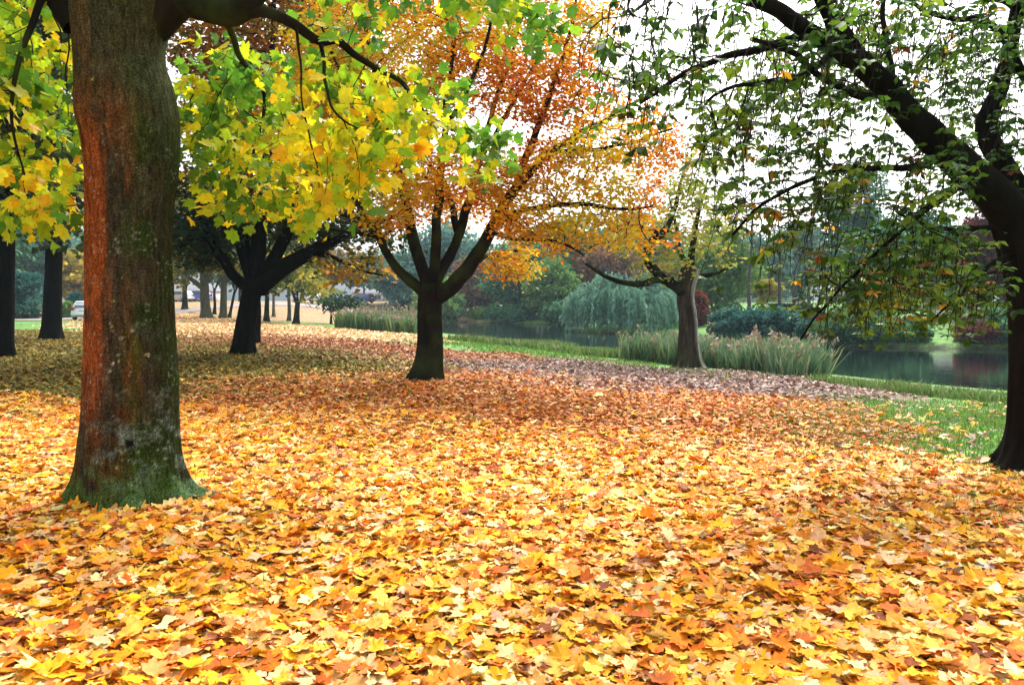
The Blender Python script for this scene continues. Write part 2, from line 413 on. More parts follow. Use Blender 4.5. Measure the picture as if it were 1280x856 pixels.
# road (leaf-strewn asphalt)
rl = smooth_line([(x, y, 0) for x, y in ROAD], 1.0); t = np.gradient(rl, axis=0); t = unit(t); nn = np.stack([-t[:, 1], t[:, 0], 0*t[:, 0]], -1)
offs = np.linspace(-2.3, 2.3, 7); rv = rl[:, None, :]+offs[None, :, None]*nn[:, None, :]; rv = rv.reshape(-1, 3); rv[:, 2] = terrain(rv[:, :2])+.06
n = len(offs); i = np.arange(len(rl)-1)[:, None]*n+np.arange(n-1)[None, :]
m, nt, out = new_mat('asphalt')
p = node(nt, 'ShaderNodeBsdfPrincipled', Roughness=.7)
cc = ramp(nt, noise(nt, 9, 5, geo(nt)), [(.35, (.10, .10, .105)), (.55, (.15, .15, .155)), (.6, (.38, .2, .12)), (.7, (.5, .28, .16))]); nt.links.new(cc, p.inputs['Base Color']); nt.links.new(p.outputs[0], out.inputs['Surface'])
tag(mesh('road', rv, np.stack([i, i+1, i+n+1, i+n], -1).reshape(-1, 4), m), kind='structure')

# ------------------------------------------------------------------ fallen leaves
PAL_MAPLE = [((.86, .40, .013), 22), ((.87, .49, .07), 13), ((.89, .68, .28), 11), ((.82, .25, .012), 22), ((.80, .36, .10), 14), ((.82, .46, .24), 8), ((.58, .13, .012), 9), ((.24, .06, .012), 3)]
PAL_ORANGE = [((.60, .18, .025), 30), ((.70, .29, .07), 22), ((.44, .11, .02), 18), ((.74, .44, .22), 12), ((.22, .07, .025), 10), ((.55, .35, .05), 6)]
PAL_BROWN = [((.25, .15, .12), 30), ((.38, .27, .24), 22), ((.14, .08, .065), 24), ((.50, .40, .36), 14), ((.36, .17, .08), 10)]
PAL_RED = [((.36, .12, .035), 30), ((.27, .075, .02), 24), ((.48, .22, .10), 22), ((.5, .33, .2), 12), ((.2, .07, .02), 12)]
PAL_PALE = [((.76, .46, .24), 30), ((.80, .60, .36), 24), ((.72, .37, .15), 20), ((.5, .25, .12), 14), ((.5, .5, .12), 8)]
PAL_OLIVE_SHADED = [((.22, .15, .02), 26), ((.32, .20, .025), 20), ((.17, .085, .015), 20), ((.11, .13, .02), 18), ((.42, .29, .05), 7), ((.12, .05, .012), 9)]  # olive leaf colours with the tree shade darkened into them
def poly_pts(poly, n, rg, pad=1.5):
    q = np.array(poly); lo = q.min(0)-pad; hi = q.max(0)+pad
    return lo+(hi-lo)*rg.random((n, 2)), (hi-lo).prod()
def litter(poly, dens, pal, shape, size, w, seed, lift=.03, tilt=.35, near=None, label=None):
    rg = np.random.default_rng(seed); q = np.array(poly); lo = q.min(0)-1.5; hi = q.max(0)+1.5
    n = int((hi-lo).prod()*dens); p = lo+(hi-lo)*rg.random((n, 2))
    keep = rg.random(n) < soft(p, poly, w, seed)
    d = np.linalg.norm(p, axis=1); ang = np.abs(p[:, 0])/(p[:, 1]+2.0)
    keep &= (p[:, 1] > -.5) & (ang < 1.0) & (sdf(p, POND) > .4)
    if near: keep &= (d >= near[0]) & (d < near[1])
    p = p[keep]; n = len(p); a = rg.random(n)*6.283
    tip = np.stack([np.cos(a), np.sin(a), rg.normal(0, .12, n)], -1)
    nrm = unit(np.stack([rg.normal(0, tilt, n), rg.normal(0, tilt, n), np.ones(n)], -1))
    s = size*(1+rg.normal(0, .22, n)).clip(.5, 1.6)
    z = terrain(p)+lift*rg.random(n)**1.5+.012
    cl = pick(pal, n, rg)*(.84+.32*vnoise(p, .5, seed+3, 2))[:, None]
    return leaf_arrays(shape, np.column_stack([p, z])-tip*s[:, None]*.4, tip, nrm, s, cl, rg, .24, .2)
lit = MB()
lit.add(*litter(zone_maple, 880, PAL_MAPLE, L_MAPLE, .100, .7, 21, .05, .24, (0, 8.2)))
lit.add(*litter(zone_maple, 560, PAL_MAPLE, L_STAR, .11, .7, 22, .045, .22, (8.2, 17)))
rgp = np.random.default_rng(29); bx0, by0 = -2.93, 6.15; n = 300; a = rgp.random(n)*6.283; rr0 = .40+.34*rgp.random(n)**1.3
pp = np.column_stack([bx0+np.cos(a)*rr0, by0+np.sin(a)*rr0]); pz = terrain(pp)+.025+(.015*np.clip(.62-rr0, 0, 1)/.22+.02)*rgp.random(n)
tp = np.stack([-np.sin(a)+rgp.normal(0, .6, n), np.cos(a)+rgp.normal(0, .6, n), rgp.normal(0, .2, n)], -1); nm_ = np.stack([np.cos(a)*.5+rgp.normal(0, .3, n), np.sin(a)*.5+rgp.normal(0, .3, n), np.ones(n)], -1)
lit.add(*leaf_arrays(L_MAPLE, np.column_stack([pp, pz]), tp, nm_, .105*(1+rgp.normal(0, .2, n)).clip(.5, 1.5), pick(PAL_MAPLE, n, rgp), rgp, .28, .25))
tag(lit.build('fallen_maple_leaves', M_LITTER), 'deep carpet of large yellow, cream and orange fallen maple leaves in the foreground', 'fallen leaves', kind='stuff')
lit = MB(); lit.add(*litter(zone_orange, 700, PAL_ORANGE, L_QUAD, .088, .9, 23, .04, .4)); lit.add(*litter(zone_orange, 14, PAL_MAPLE, L_STAR, .14, 1.5, 33, .05, .4))
tag(lit.build('fallen_orange_leaves', M_LITTER), 'band of small rust orange fallen leaves spread before the middle tree', 'fallen leaves', kind='stuff')
lit = MB(); lit.add(*litter(zone_brown, 330, PAL_BROWN, L_PENT, .09, 1.0, 24, .05, .5))
tag(lit.build('fallen_brown_leaves', M_LITTER), 'purplish brown dead leaves around the old tree at the water edge', 'fallen leaves', kind='stuff')
lit = MB(); lit.add(*litter(zone_red, 120, PAL_RED, L_PENT, .11, 1.5, 25, .05, .5))
tag(lit.build('fallen_red_leaves', M_LITTER), 'reddish band of fallen leaves behind the dark forked tree', 'fallen leaves', kind='stuff')
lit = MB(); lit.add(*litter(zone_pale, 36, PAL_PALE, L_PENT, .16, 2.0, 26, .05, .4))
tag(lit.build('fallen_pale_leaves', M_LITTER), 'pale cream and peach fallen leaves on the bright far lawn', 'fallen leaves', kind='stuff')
lit = MB(); lit.add(*litter(zone_olive, 200, PAL_OLIVE_SHADED, L_PENT, .088, 1.8, 27, .05, .5))
tag(lit.build('fallen_olive_leaves', M_LITTER), 'olive and ochre leaves under the left trees, their colour darkened for shade', 'fallen leaves', kind='stuff')
lawn_right = GP([(930, 520), (1060, 500), (1258, 506), (1400, 520), (1400, 620), (1230, 640), (1080, 600)])
lit = MB(); lit.add(*litter(lawn_right, 22, PAL_MAPLE[:6]+PAL_BROWN, L_STAR, .12, 1.2, 28, .05, .4))
tag(lit.build('scattered_leaves', M_LITTER), 'loose leaves scattered over the green lawn beside the pond', 'fallen leaves', kind='stuff')

# ------------------------------------------------------------------ grass
def blades(p, h, w, col, rg, lean=.45):
    n = len(p); a = rg.random(n)*6.283; z = terrain(p)
    side = np.stack([np.cos(a), np.sin(a), 0*a], -1)*w[:, None]; b = np.column_stack([p, z])
    ln = np.stack([rg.normal(0, lean, n)*h, rg.normal(0, lean, n)*h, h], -1)
    v = np.stack([b-side, b+side, b+ln*.55+side*.7-np.array([0, 0, 0]), b+ln], 1).reshape(-1, 3)
    f = (np.arange(n)*4)[:, None]+np.array([[0, 1, 2, 3]]); f = np.concatenate([f[:, [0, 1, 2]], f[:, [0, 2, 3]]])
    return v, f, np.repeat(col, 4, 0)
PAL_GRASS = [((.11, .24, .035), 40), ((.17, .32, .055), 28), ((.065, .15, .022), 18), ((.28, .34, .09), 14)]
def grass_patch(poly, dens, h, w, soft_w, seed, mask=None):
    rg = np.random.default_rng(seed); q = np.array(poly); lo = q.min(0)-1; hi = q.max(0)+1; n = int((hi-lo).prod()*dens)
    p = lo+(hi-lo)*rg.random((n, 2)); keep = (rg.random(n) < soft(p, poly, soft_w, seed)) & (sdf(p, POND) > .25)
    if mask is not None: keep &= rg.random(n) < mask(p)
    p = p[keep]; n = len(p); return blades(p, h*(1+rg.normal(0, .3, n)).clip(.4, 2), np.full(n, w), pick(PAL_GRASS, n, rg), rg)
gr = MB()
gr.add(*grass_patch(lawn_right, 700, .075, .006, 1.2, 41))
bank_strip = GP([(540, 421), (620, 431), (760, 448), (860, 462), (1000, 474), (900, 478), (760, 458), (640, 444), (540, 432)])
gr.add(*grass_patch(bank_strip, 70, .10, .018, 1.0, 42))
gr.add(*grass_patch(zone_olive, 60, .08, .012, 1.5, 43, lambda p: (vnoise(p, .5, 77, 2) > .48)*1.0))
gr.add(*grass_patch(zone_maple, 260, .07, .006, .6, 44, lambda p: sstep(.60, .70, vnoise(p, .9, 78, 2))))
tag(gr.build('grass', M_BLADE), 'short green grass showing between the fallen leaves and along the bank', 'grass', kind='stuff')

# ------------------------------------------------------------------ reeds and bank plants
def reed_bed(name, label, poly, n, h, w, pal, seed, plume=0.0, hv=.2, cat='reeds', lean=.16):
    rg = np.random.default_rng(seed); q = np.array(poly); lo = q.min(0); hi = q.max(0)
    p = lo+(hi-lo)*rg.random((n*6, 2)); p = p[sdf(p, poly) < .25*(vnoise(p, 1.2, seed)-.3)*2][:n]; n = len(p)
    hh = h*(1+rg.normal(0, hv, n)).clip(.4, 1.6)*(.65+.6*vnoise(p, .7, seed+1, 2)); a = rg.random(n)*6.283
    z = np.maximum(terrain(p), WATER-.1)
    side = np.stack([np.cos(a), np.sin(a), 0*a], -1)*(w*(.7+.6*rg.random(n)))[:, None]
    ln = np.stack([rg.normal(.05, lean, n)*hh, rg.normal(0, lean, n)*hh, hh], -1); b = np.column_stack([p, z])
    bend = np.stack([rg.normal(0, .12, n)*hh, rg.normal(0, .12, n)*hh, -.12*hh*rg.random(n)], -1)
    v = np.stack([b-side, b+side, b+.5*ln-side, b+.5*ln+side, b+.82*ln+bend*.4-side*.6, b+.82*ln+bend*.4+side*.6, b+ln+bend], 1).reshape(-1, 3)
    i0 = (np.arange(n)*7)[:, None]; q4 = np.concatenate([i0+np.array([[0, 1, 3, 2]]), i0+np.array([[2, 3, 5, 4]])]); t3 = i0+np.array([[4, 5, 6]])
    cl = np.repeat(pick(pal, n, rg), 7, 0)
    mb = MB(); mb.add(v, [q4, t3], cl)
    if plume > 0:
        sel = np.where(rg.random(n) < plume)[0]; m3 = 7; idx = np.repeat(sel, m3); k = len(idx)
        pp = b[idx]+ln[idx]*(.93+.16*rg.random((k, 1)))+bend[idx]+rg.normal(0, .03, (k, 3))
        mb.add(*leaf_arrays(L_QUAD, pp, np.stack([rg.normal(.3, .4, k), rg.normal(0, .4, k), rg.normal(.5, .5, k)], -1), rg.normal(size=(k, 3)), .13*(.6+.8*rg.random(k)), pick([((.34, .26, .17), 5), ((.40, .34, .26), 4), ((.24, .16, .11), 3)], k, rg), rg))
    o = mb.build(name, M_BLADE); return tag(o, label, cat, kind='stuff')
PAL_REED = [((.17, .27, .14), 30), ((.11, .21, .12), 34), ((.28, .30, .14), 20), ((.36, .30, .16), 12), ((.07, .12, .06), 10)]
PAL_RUSH = [((.12, .22, .05), 40), ((.08, .16, .04), 30), ((.22, .27, .09), 20), ((.30, .26, .12), 10)]
bed = GP([(770, 449), (830, 455), (880, 459), (950, 467), (982, 471.5)]); c5 = [tuple(np.array(b)+np.array([1.7, 1.2])*1.0) for b in bed][::-1]
reed_bed('reed_bed', 'tall reed bed with feathery plumes behind the old tree at the water', bed+c5, 8000, .74, .016, PAL_REED[:3]+PAL_REED[4:], 51, .03, .35, lean=.26)
low = GP([(556, 424.5), (640, 433.5), (700, 441), (752, 447)]); c5 = [tuple(np.array(b)+np.array([1.5, .7])) for b in low][::-1]
reed_bed('rush_strip', 'low green rushes lining the near shore left of the reed bed', low+c5, 6500, .26, .02, PAL_RUSH, 52, 0, .4, lean=.4)
low = GP([(1010, 478), (1100, 490), (1180, 497), (1262, 506), (1400, 525)]); c5 = [tuple(np.array(b)+np.array([1.0, .5])) for b in low][::-1]
reed_bed('rush_strip', 'low dark green rushes on the shore below the right lawn', low+c5, 6000, .17, .010, PAL_RUSH, 53, 0, .45, lean=.45)
bush = GP([(418, 411), (470, 413.5), (512, 417)]); c5 = [tuple(np.array(b)+np.array([.8, 4.5])) for b in bush][::-1]
reed_bed('reed_clump', 'bushy green reed clump at the far left end of the pond', bush+c5, 5000, 1.05, .05, PAL_RUSH+PAL_REED[:2], 54, .1, .2)

# ================================================================== BIG MAPLE (left foreground)
rg = np.random.default_rng(101)
YM = 6.15
base = G(165, 640); base = np.array([base[0], YM, TZ(base[0], YM)])
tab = [(640, 92, 244), (620, 92, 238), (600, 95, 234), (560, 98, 230), (520, 101, 228), (480, 103, 228), (440, 104, 225), (400, 105, 222), (350, 106, 219), (300, 106, 217), (250, 106, 219), (210, 105, 223), (175, 101, 227), (150, 97, 228), (120, 94, 222), (90, 93, 210), (60, 91, 207), (30, 87, 214), (0, 84, 225), (-40, 80, 236), (-90, 70, 250)]
cen = np.array([P(.5*(a+b), y, YM) for y, a, b in tab]); hw = np.array([(b-a)/2*YM/FPX*.88 for y, a, b in tab])
cen[0, 2] = base[2]-.10
zz = np.linspace(cen[0, 2], cen[-1, 2], 460); pts = np.stack([np.interp(zz, cen[:, 2], cen[:, 0]), np.full(460, YM), zz], -1); rr = np.interp(zz, cen[:, 2], hw)
kk = np.ones(15)/15; rr = np.convolve(np.pad(rr, 7, 'edge'), kk, 'valid'); pts[:, 0] = np.convolve(np.pad(pts[:, 0], 7, 'edge'), kk, 'valid')
S = 220
def mmod(a, q):
    h = (q[:, 2]-base[2])[:, None]; aa = a[None, :]
    g = np.stack([np.cos(aa)+0*h, np.sin(aa)+0*h, h*.25+0*aa], -1)
    lob = np.clip(.15+.6*np.cos(5*aa+1.0+.5*np.sin(2*aa))+.45*np.cos(11*aa+.4+.8*np.sin(3*aa))+.5*(vnoise(g, 5, 21, 2)-.5), 0, 2)
    fl = .46*np.exp(-np.maximum(h, 0)/.10)*lob+.30*np.exp(-np.maximum(h, 0)/.16)*np.clip(np.cos(aa+.35), 0, 1)**14+.15*np.exp(-np.maximum(h, 0)/.42)*(lob-.5)
    knot = .035*np.exp(-(((h-2.55)/.22)**2))*np.clip(np.cos(aa-0.15), 0, 1)+.05*np.exp(-((h-3.1)/.2)**2)*np.clip(np.cos(aa+2.5), 0, 1)
    return 1+fl+knot+.045*(vnoise(g, 2.6, 5, 3)-.5)*2+.030*(vnoise(g*np.array([1, 1, .8]), 15, 6, 3)-.5)*2
v, f = tube(pts, rr, S, True, mmod)
h = v[:, 2]-base[2]; cx = np.repeat(pts[:, 0], S); ang = np.arctan2(v[:, 1]-YM, v[:, 0]-cx)
angr = ang-math.atan2(.43, .90); sx = np.cos(angr)                                         # -1 on the left flank, +1 on the right flank
q = np.stack([np.cos(ang)*.36, np.sin(ang)*.36, h*.16], -1); iso = np.stack([np.cos(ang)*.36, np.sin(ang)*.36, h], -1)
n1 = vnoise(q, 6, 11, 4); n2 = vnoise(q, 15, 12, 3); n3 = vnoise(iso, 9, 13, 4); n4 = vnoise(iso, 40, 14, 2); n5 = vnoise(iso, 4.0, 15, 3)
def L(c, w, k): return c*(1-w[:, None])+np.asarray(k)*w[:, None]
cm = np.tile(np.array([.085, .060, .040]), (len(v), 1))*(.55+.9*n2)[:, None]
cm = L(cm, sstep(.5, .66, n1)*.75, (.20, .065, .022))                                          # rusty streaks
cm = L(cm, sstep(.36, .62, n1*.45+n5*.55)*sstep(-.5, .2, sx)*.9, (.055, .10, .018)); cm = L(cm, sstep(.52, .64, n3*.6+n4*.4)*.5, (.12, .125, .10))            # moss on the right
cm = L(cm, sstep(.1, .75, sx+.5*(n5-.5))*.6, (.026, .036, .011))  # darker right flank: dark moss, part of it shade painted into the colour
org = sstep(-.50, -.66, sx+.42*(n1-.5))*sstep(.55, 1.2, h+.5*(n5-.5))*sstep(4.2, 3.0, h+1.0*(n5-.5))
cm = cm*np.array([.46, .50, .44]); cm = L(cm, org*sstep(.3, .48, n2*.5+n5*.5)*.92, (.24, .056, .012)); cm = L(cm, org*sstep(.55, .7, n4*.5+n2*.5)*.45, (.20, .10, .05))
cm = L(cm, sstep(.44, .60, n1*.6+n2*.4)*sstep(-.75, -.5, sx)*sstep(.25, -.2, sx)*sstep(.7, 1.3, h)*sstep(3.6, 2.8, h)*.6, (.15, .042, .012)); cm = L(cm, sstep(2.6, 3.2, h+.6*(n5-.5))*.7, (.040, .042, .018))                               # dark mossy top
cm = L(cm, sstep(.66, .74, n4)*sstep(.48, .64, n5)*sstep(3.2, 2.2, h)*.4, (.30, .31, .27))       # grey lichen specks
cm = L(cm, sstep(.46, .70, n3*.7+n4*.3)*sstep(1.25, .3, h)*sstep(-.95, -.2, sx)*.7, (.16, .215, .185))     # lichen skirt
cm = L(cm, sstep(.40, .62, n3*.5+n1*.5)*sstep(.55, .05, h)*.8, (.050, .105, .018))                 # bright moss at the foot
for k in range(34):                                                                                 # round lichens
    a0 = -1.57+rg.normal(0, .55); h0 = rg.choice([rg.uniform(.3, 1.2), rg.uniform(1.2, 3.2)]); s0 = rg.uniform(.006, .017)
    dd = np.sqrt(((ang-a0)*.36)**2+(h-h0)**2)+.022*(n4-.5); cm = L(cm, sstep(s0, s0*.5, dd)*.6, [(.35, .31, .07), (.30, .33, .28), (.40, .38, .30)][k % 3])
dd = np.sqrt(((ang+1.15)*.36/1.0)**2+((h-.52))**2)+.03*(n4-.5); cm = L(cm, sstep(.045, .02, dd), (.008, .007, .006))  # dark spot: a hole's inner shade painted in colour, no cavity
for a0, h0, s0 in ((-1.75, 2.9, .06), (-1.5, 2.35, .05), (-1.35, 3.35, .05)):
    dd = np.sqrt(((ang-a0)*.36)**2+((h-h0)*1.3)**2)+.03*(n3-.5); cm = L(cm, sstep(s0, s0*.4, np.abs(dd-s0*.8)*2.2)*.6, (.03, .024, .018))
maple = thing('maple_tree', 'large foreground maple with orange streaked mossy trunk and yellow green leaves', 'tree', base)
mesh('trunk', v, f, M_MAPLE, maple, np.clip(cm, .003, .9), True)
lim = []
def add_limb(px, r0, r1, step=.07, parent=maple, mat=M_BARK, sides=12, amp=.01):
    pt = wobble(limb_pts(px, step), amp, rg); n = len(pt); rad = r1+(r0-r1)*(1-np.linspace(0, 1, n))**1.1
    v, f = tube(pt, rad, sides, True, lambda a, q: 1+.12*(vnoise(np.stack([np.cos(a)[None]+0*q[:, :1], np.sin(a)[None]+q[:, :1]*2, q[:, 2:3]+0*a[None]], -1), 3.0, 8, 2)-.5)*2)
    mesh('limb', v, f, mat, parent, smooth=True); lim.append(pt); return pt
add_limb([(185, 30, 6.15), (225, -2, 6.1), (262, 8, 6.0), (292, 14, 5.9), (318, -8, 5.9), (350, -40, 6.0)], .17, .075)
add_limb([(285, 14, 5.95), (310, 16, 5.9), (335, 16, 5.9), (367, 30, 6.0), (400, 52, 6.2), (423, 52, 6.4), (445, 70, 6.6), (472, 86, 6.8), (502, 104, 7.0), (525, 135, 7.2), (556, 158, 7.4), (600, 178, 7.5)], .045, .010)
add_limb([(400, 52, 6.2), (405, 80, 6.1), (408, 105, 6.05), (414, 132, 6.0), (430, 151, 6.0), (452, 163, 6.0)], .017, .006)
add_limb([(370, 32, 6.0), (375, 70, 6.0), (377, 110, 6.05), (379, 145, 6.1)], .013, .005)
add_limb([(100, 30, 6.15), (70, -10, 6.1), (30, -35, 6.0), (-30, -50, 6.0)], .14, .07)
add_limb([(60, -20, 6.1), (40, 30, 5.9), (20, 90, 5.8), (15, 150, 5.8), (30, 220, 5.9)], .03, .006)
add_limb([(350, -40, 6.0), (450, -60, 6.3), (560, -50, 6.8), (650, -30, 7.2)], .07, .02)
add_limb([(280, 12, 6.0), (300, 70, 6.6), (330, 120, 7.2), (320, 180, 7.4), (300, 230, 7.2)], .03, .007)
bl = [(*pblob(30, 90, 75, 110, 6.4, 1.0), 1.0), (*pblob(45, 235, 55, 70, 6.0, .7), 1.0), (*pblob(-60, 100, 90, 140, 6.2, 1.2), .7), (*pblob(60, 20, 70, 60, 6.9, .6), 1),
      (*pblob(275, 150, 60, 75, 7.3, .8), 1), (*pblob(330, 205, 80, 55, 7.2, .9), 1.0), (*pblob(310, 255, 75, 35, 6.8, .6), .9), (*pblob(420, 170, 85, 70, 7.0, 1.0), 1), (*pblob(520, 145, 80, 52, 7.3, .9), 1.0), (*pblob(430, 250, 50, 40, 6.8, .5), .7),
      (*pblob(465, 175, 75, 42, 6.5, .7), .7), (*pblob(600, 200, 42, 42, 7.3, .6), 1.0), (*pblob(395, 285, 25, 18, 6.5, .3), 1), (*pblob(300, 95, 60, 50, 7.5, .7), .7), (*pblob(640, 20, 90, 28, 6.9, .7), .7), (*pblob(470, 20, 90, 20, 6.6, .6), .5)]
def pal_fg(p, rg):
    n = len(p); t = .06+.6*vnoise(p, 1.0, 61, 2)+.45*vnoise(p, 2.6, 62, 1)+rg.normal(0, .13, n)
    t = t+.07*sstep(2.6, 3.9, p[:, 2])+.12*sstep(-1.0, .2, p[:, 0])*sstep(2.3, 3.0, p[:, 2])-.06*sstep(2.9, 2.2, p[:, 2])
    st = np.array([[.82, .46, .012], [.86, .66, .012], [.84, .74, .02], [.48, .60, .02], [.22, .42, .02], [.09, .24, .02]])
    x = np.clip((t-.22)/.52, 0, .999)*5; i = x.astype(int); w = (x-i)[:, None]
    return np.clip((st[i]*(1-w)+st[np.minimum(i+1, 5)]*w)*(1+rg.normal(0, .12, (n, 1))), .01, .9)
att = np.vstack([in_blob(c, r, max(5, int(4.19*r.prod()*d/.18**3)), rg) for c, r, d in bl])
seeds = np.vstack([l[len(l)//5::2] for l in lim])
pos, par = colonize(seeds, att, .12, .15, rg, (0, 0, -.15), wob=.2)
mb, rad, tips = branch_tubes(pos, par, len(seeds), .0028, .03)
lv = MB(); lv.add(*crown_leaves(pos, par, len(seeds), tips, L_MAPLE, .112, 3.4, .09, pal_fg, rg, maxtips=6, flat=.35, droop=.55))
print('maple', len(att), len(pos)-len(seeds), lv.n)
mb.build('branches', M_TWIG, maple, True); lv.build('crown', M_LEAF, maple)

# ================================================================== MIDDLE ORANGE TREE
def fork_tree(px0, py0, Ytr, top, wpx, sway=0.0, lobes=5, flare=.5, seed=1):
    wpx = wpx*math.cos(math.atan((px0-640)/FPX))**1.5
    rg = np.random.default_rng(seed); b = G(px0, py0); Y = b[1]
    t = P(*top, Y+sway); pts = smooth_line([b-np.array([0, 0, .15]), b+(t-b)*.3+np.array([rg.normal(0, .03), 0, 0]), b+(t-b)*.7, t], .06)
    r = wpx/2*Y/FPX; n = len(pts); rad = r*np.linspace(1.0, .92, n)
    return b, Y, (pts, rad, trunk_mod(b[2], flare, lobes, .28, rg, .06), 40)
rg = np.random.default_rng(202)
b, Y, tr = fork_tree(531, 476, 15.6, (540, 352), 32, seed=3)
print('middle tree', b)
lb = lambda px, r0, r1: (wobble(limb_pts([(a, c, Y+d) for a, c, d in px], .12), .03, rg), r0*Y/FPX, r1*Y/FPX)
limbs = [lb([(537, 372, 0), (508, 346, -.1), (485, 318, -.3), (462, 280, -.6), (445, 250, -.8), (415, 215, -1.2), (380, 190, -1.5)], 7.5, 1.4),
         lb([(537, 358, 0), (522, 318, .2), (512, 280, .4), (500, 225, .7), (480, 150, 1.2), (462, 60, 1.8), (450, -30, 2.2)], 8.5, 1.4),
         lb([(541, 352, 0), (545, 310, -.2), (548, 250, -.4), (556, 160, -.5), (565, 60, -.6), (570, -40, -.8)], 7, 1.3),
         lb([(545, 352, 0), (568, 305, .3), (585, 255, .6), (600, 200, 1.0), (618, 130, 1.5), (645, 50, 2), (668, -30, 2.4)], 7, 1.3),
         lb([(545, 372, 0), (572, 352, -.2), (598, 318, -.5), (618, 282, -.8), (645, 235, -1.2), (690, 190, -1.6), (745, 158, -2.0), (800, 125, -2.4)], 11, 1.6),
         lb([(622, 278, -.8), (660, 262, -1.2), (720, 255, -1.6), (770, 262, -2), (815, 258, -2.2)], 4.5, 1.3),
         lb([(645, 235, -1.2), (660, 190, -1.0), (690, 110, -.6), (715, 30, 0), (725, -40, 0)], 5, 1.4),
         lb([(612, 290, -.7), (650, 300, -1.2), (690, 300, -1.6), (730, 318, -1.8)], 3.2, 1.0),
         lb([(600, 200, 1.0), (640, 130, .6), (668, 80, .4), (690, 20, .3), (700, -30, .2)], 3.5, 1.2),
         lb([(503, 235, .6), (470, 170, .2), (430, 100, 0), (400, 30, -.2)], 4, 1.3),
         lb([(690, 190, -1.6), (740, 188, -2.0), (790, 178, -2.3), (840, 160, -2.5)], 3, 1.0),
         lb([(556, 160, -.5), (590, 100, -1), (610, 40, -1.3), (620, -20, -1.5)], 3.5, 1.2),
         lb([(572, 290, .4), (560, 240, 1.2), (530, 190, 1.8), (520, 120, 2.2)], 5, 1.4),
         lb([(590, 330, -.4), (618, 318, .6), (650, 312, 1.2), (690, 292, 1.6)], 3, 1.0),
         lb([(470, 295, -.5), (440, 290, -1.2), (405, 285, -1.6)], 3, 1),
         lb([(462, 280, -.6), (430, 268, -.2), (390, 260, .3), (350, 240, .6)], 4, 1.2)]
bl = [(*pblob(450, 215, 70, 40, Y-1, 1.0), .8), (*pblob(480, 60, 110, 100, Y+2, 1.8), .65), (*pblob(560, 60, 90, 100, Y, 1.8), .5), (*pblob(640, 60, 75, 90, Y+1.5, 1.6), .3),
      (*pblob(560, 220, 100, 40, Y-1, 1.4), 1.0), (*pblob(640, 220, 70, 45, Y-1.5, 1.2), .8), (*pblob(700, 215, 80, 45, Y-1.5, 1.3), 1.0), (*pblob(775, 200, 75, 50, Y-2, 1.3), 1.3), (*pblob(820, 180, 42, 40, Y-2.2, 1.0), 1.4),
      (*pblob(690, 285, 75, 32, Y-1.5, 1.1), 2.8), (*pblob(765, 265, 65, 30, Y-1.8, 1.0), 2.3), (*pblob(650, 265, 45, 30, Y-2.0, .7), 1.6), (*pblob(700, 120, 75, 60, Y-.8, 1.2), .9), (*pblob(730, 30, 60, 60, Y, 1.2), .45), (*pblob(500, 265, 60, 20, Y-.5, .9), 1.3), (*pblob(560, 252, 95, 26, Y+1.2, 1.3), 1.6), (*pblob(635, 335, 45, 28, Y+.5, .8), .8), (*pblob(395, 120, 70, 90, Y+1, 1.4), .8), (*pblob(790, 300, 42, 22, Y-2.2, .7), 1.5)]
def pal_mid(p, rg):
    n = len(p); t = .55*vnoise(p, .55, 71, 2)+.45*vnoise(p, 1.7, 72, 2)+rg.normal(0, .10, n)
    t = t+.10*sstep(3.6, 2.8, p[:, 2])*sstep(-.5, 1.0, p[:, 0])*sstep(2.8, 1.6, p[:, 0])-.22*sstep(1.9, 2.7, p[:, 0])+.10+.10*sstep(-.5, -2.5, p[:, 0])
    st = np.array([[.40, .065, .008], [.58, .125, .008], [.70, .20, .008], [.78, .32, .010], [.78, .46, .012], [.52, .48, .03]])
    x = np.clip((t-.25)/.5, 0, .999)*5; i = x.astype(int); w = (x-i)[:, None]
    return np.clip((st[i]*(1-w)+st[np.minimum(i+1, 5)]*w)*(1+rg.normal(0, .15, (n, 1))), .01, .9)
make_tree('orange_tree', 'dark forked tree in the middle with fine orange foliage', 'tree', b, tr, limbs, bl, .21, .285, .26,
          dict(shape=L_QUAD, size=.088, per=25, spread=.15, palf=pal_mid, maxtips=4, flat=.9, droop=.1), rg, M_BARK, rt=.0085, rmax=.06, trop=(0, 0, .10), wob=.18)

# ================================================================== DARK FORKED TREE (left middle)
rg = np.random.default_rng(303)
b, Y, tr = fork_tree(303, 443, 23.7, (318, 345), 27, seed=5)
lb = lambda px, r0, r1: (wobble(limb_pts([(a, c, Y+d) for a, c, d in px], .16), .04, rg), r0*Y/FPX, r1*Y/FPX)
limbs = [lb([(316, 362, 0), (300, 352, 0), (285, 335, -.2), (265, 300, -.6), (250, 262, -1), (240, 210, -1.4)], 8, 2),
         lb([(317, 350, 0), (305, 310, .2), (298, 260, .3), (290, 190, .6), (285, 100, 1), (280, 20, 1.2)], 10, 2),
         lb([(320, 345, 0), (322, 300, -.2), (330, 240, -.4), (335, 160, -.6), (340, 60, -.8), (345, -20, -1)], 10, 2),
         lb([(322, 350, 0), (345, 322, .1), (362, 280, .3), (380, 220, .8), (395, 130, 1.4), (400, 40, 1.8)], 9, 2),
         lb([(322, 360, 0), (352, 335, -.2), (385, 318, -.4), (425, 296, -.7), (465, 278, -1), (500, 268, -1.2)], 13, 2.5),
         lb([(385, 318, -.4), (410, 320, -.8), (445, 335, -1.2), (478, 345, -1.5)], 4, 1.0),
         lb([(265, 300, -.6), (245, 300, -.8), (225, 310, -1)], 3.5, 1)]
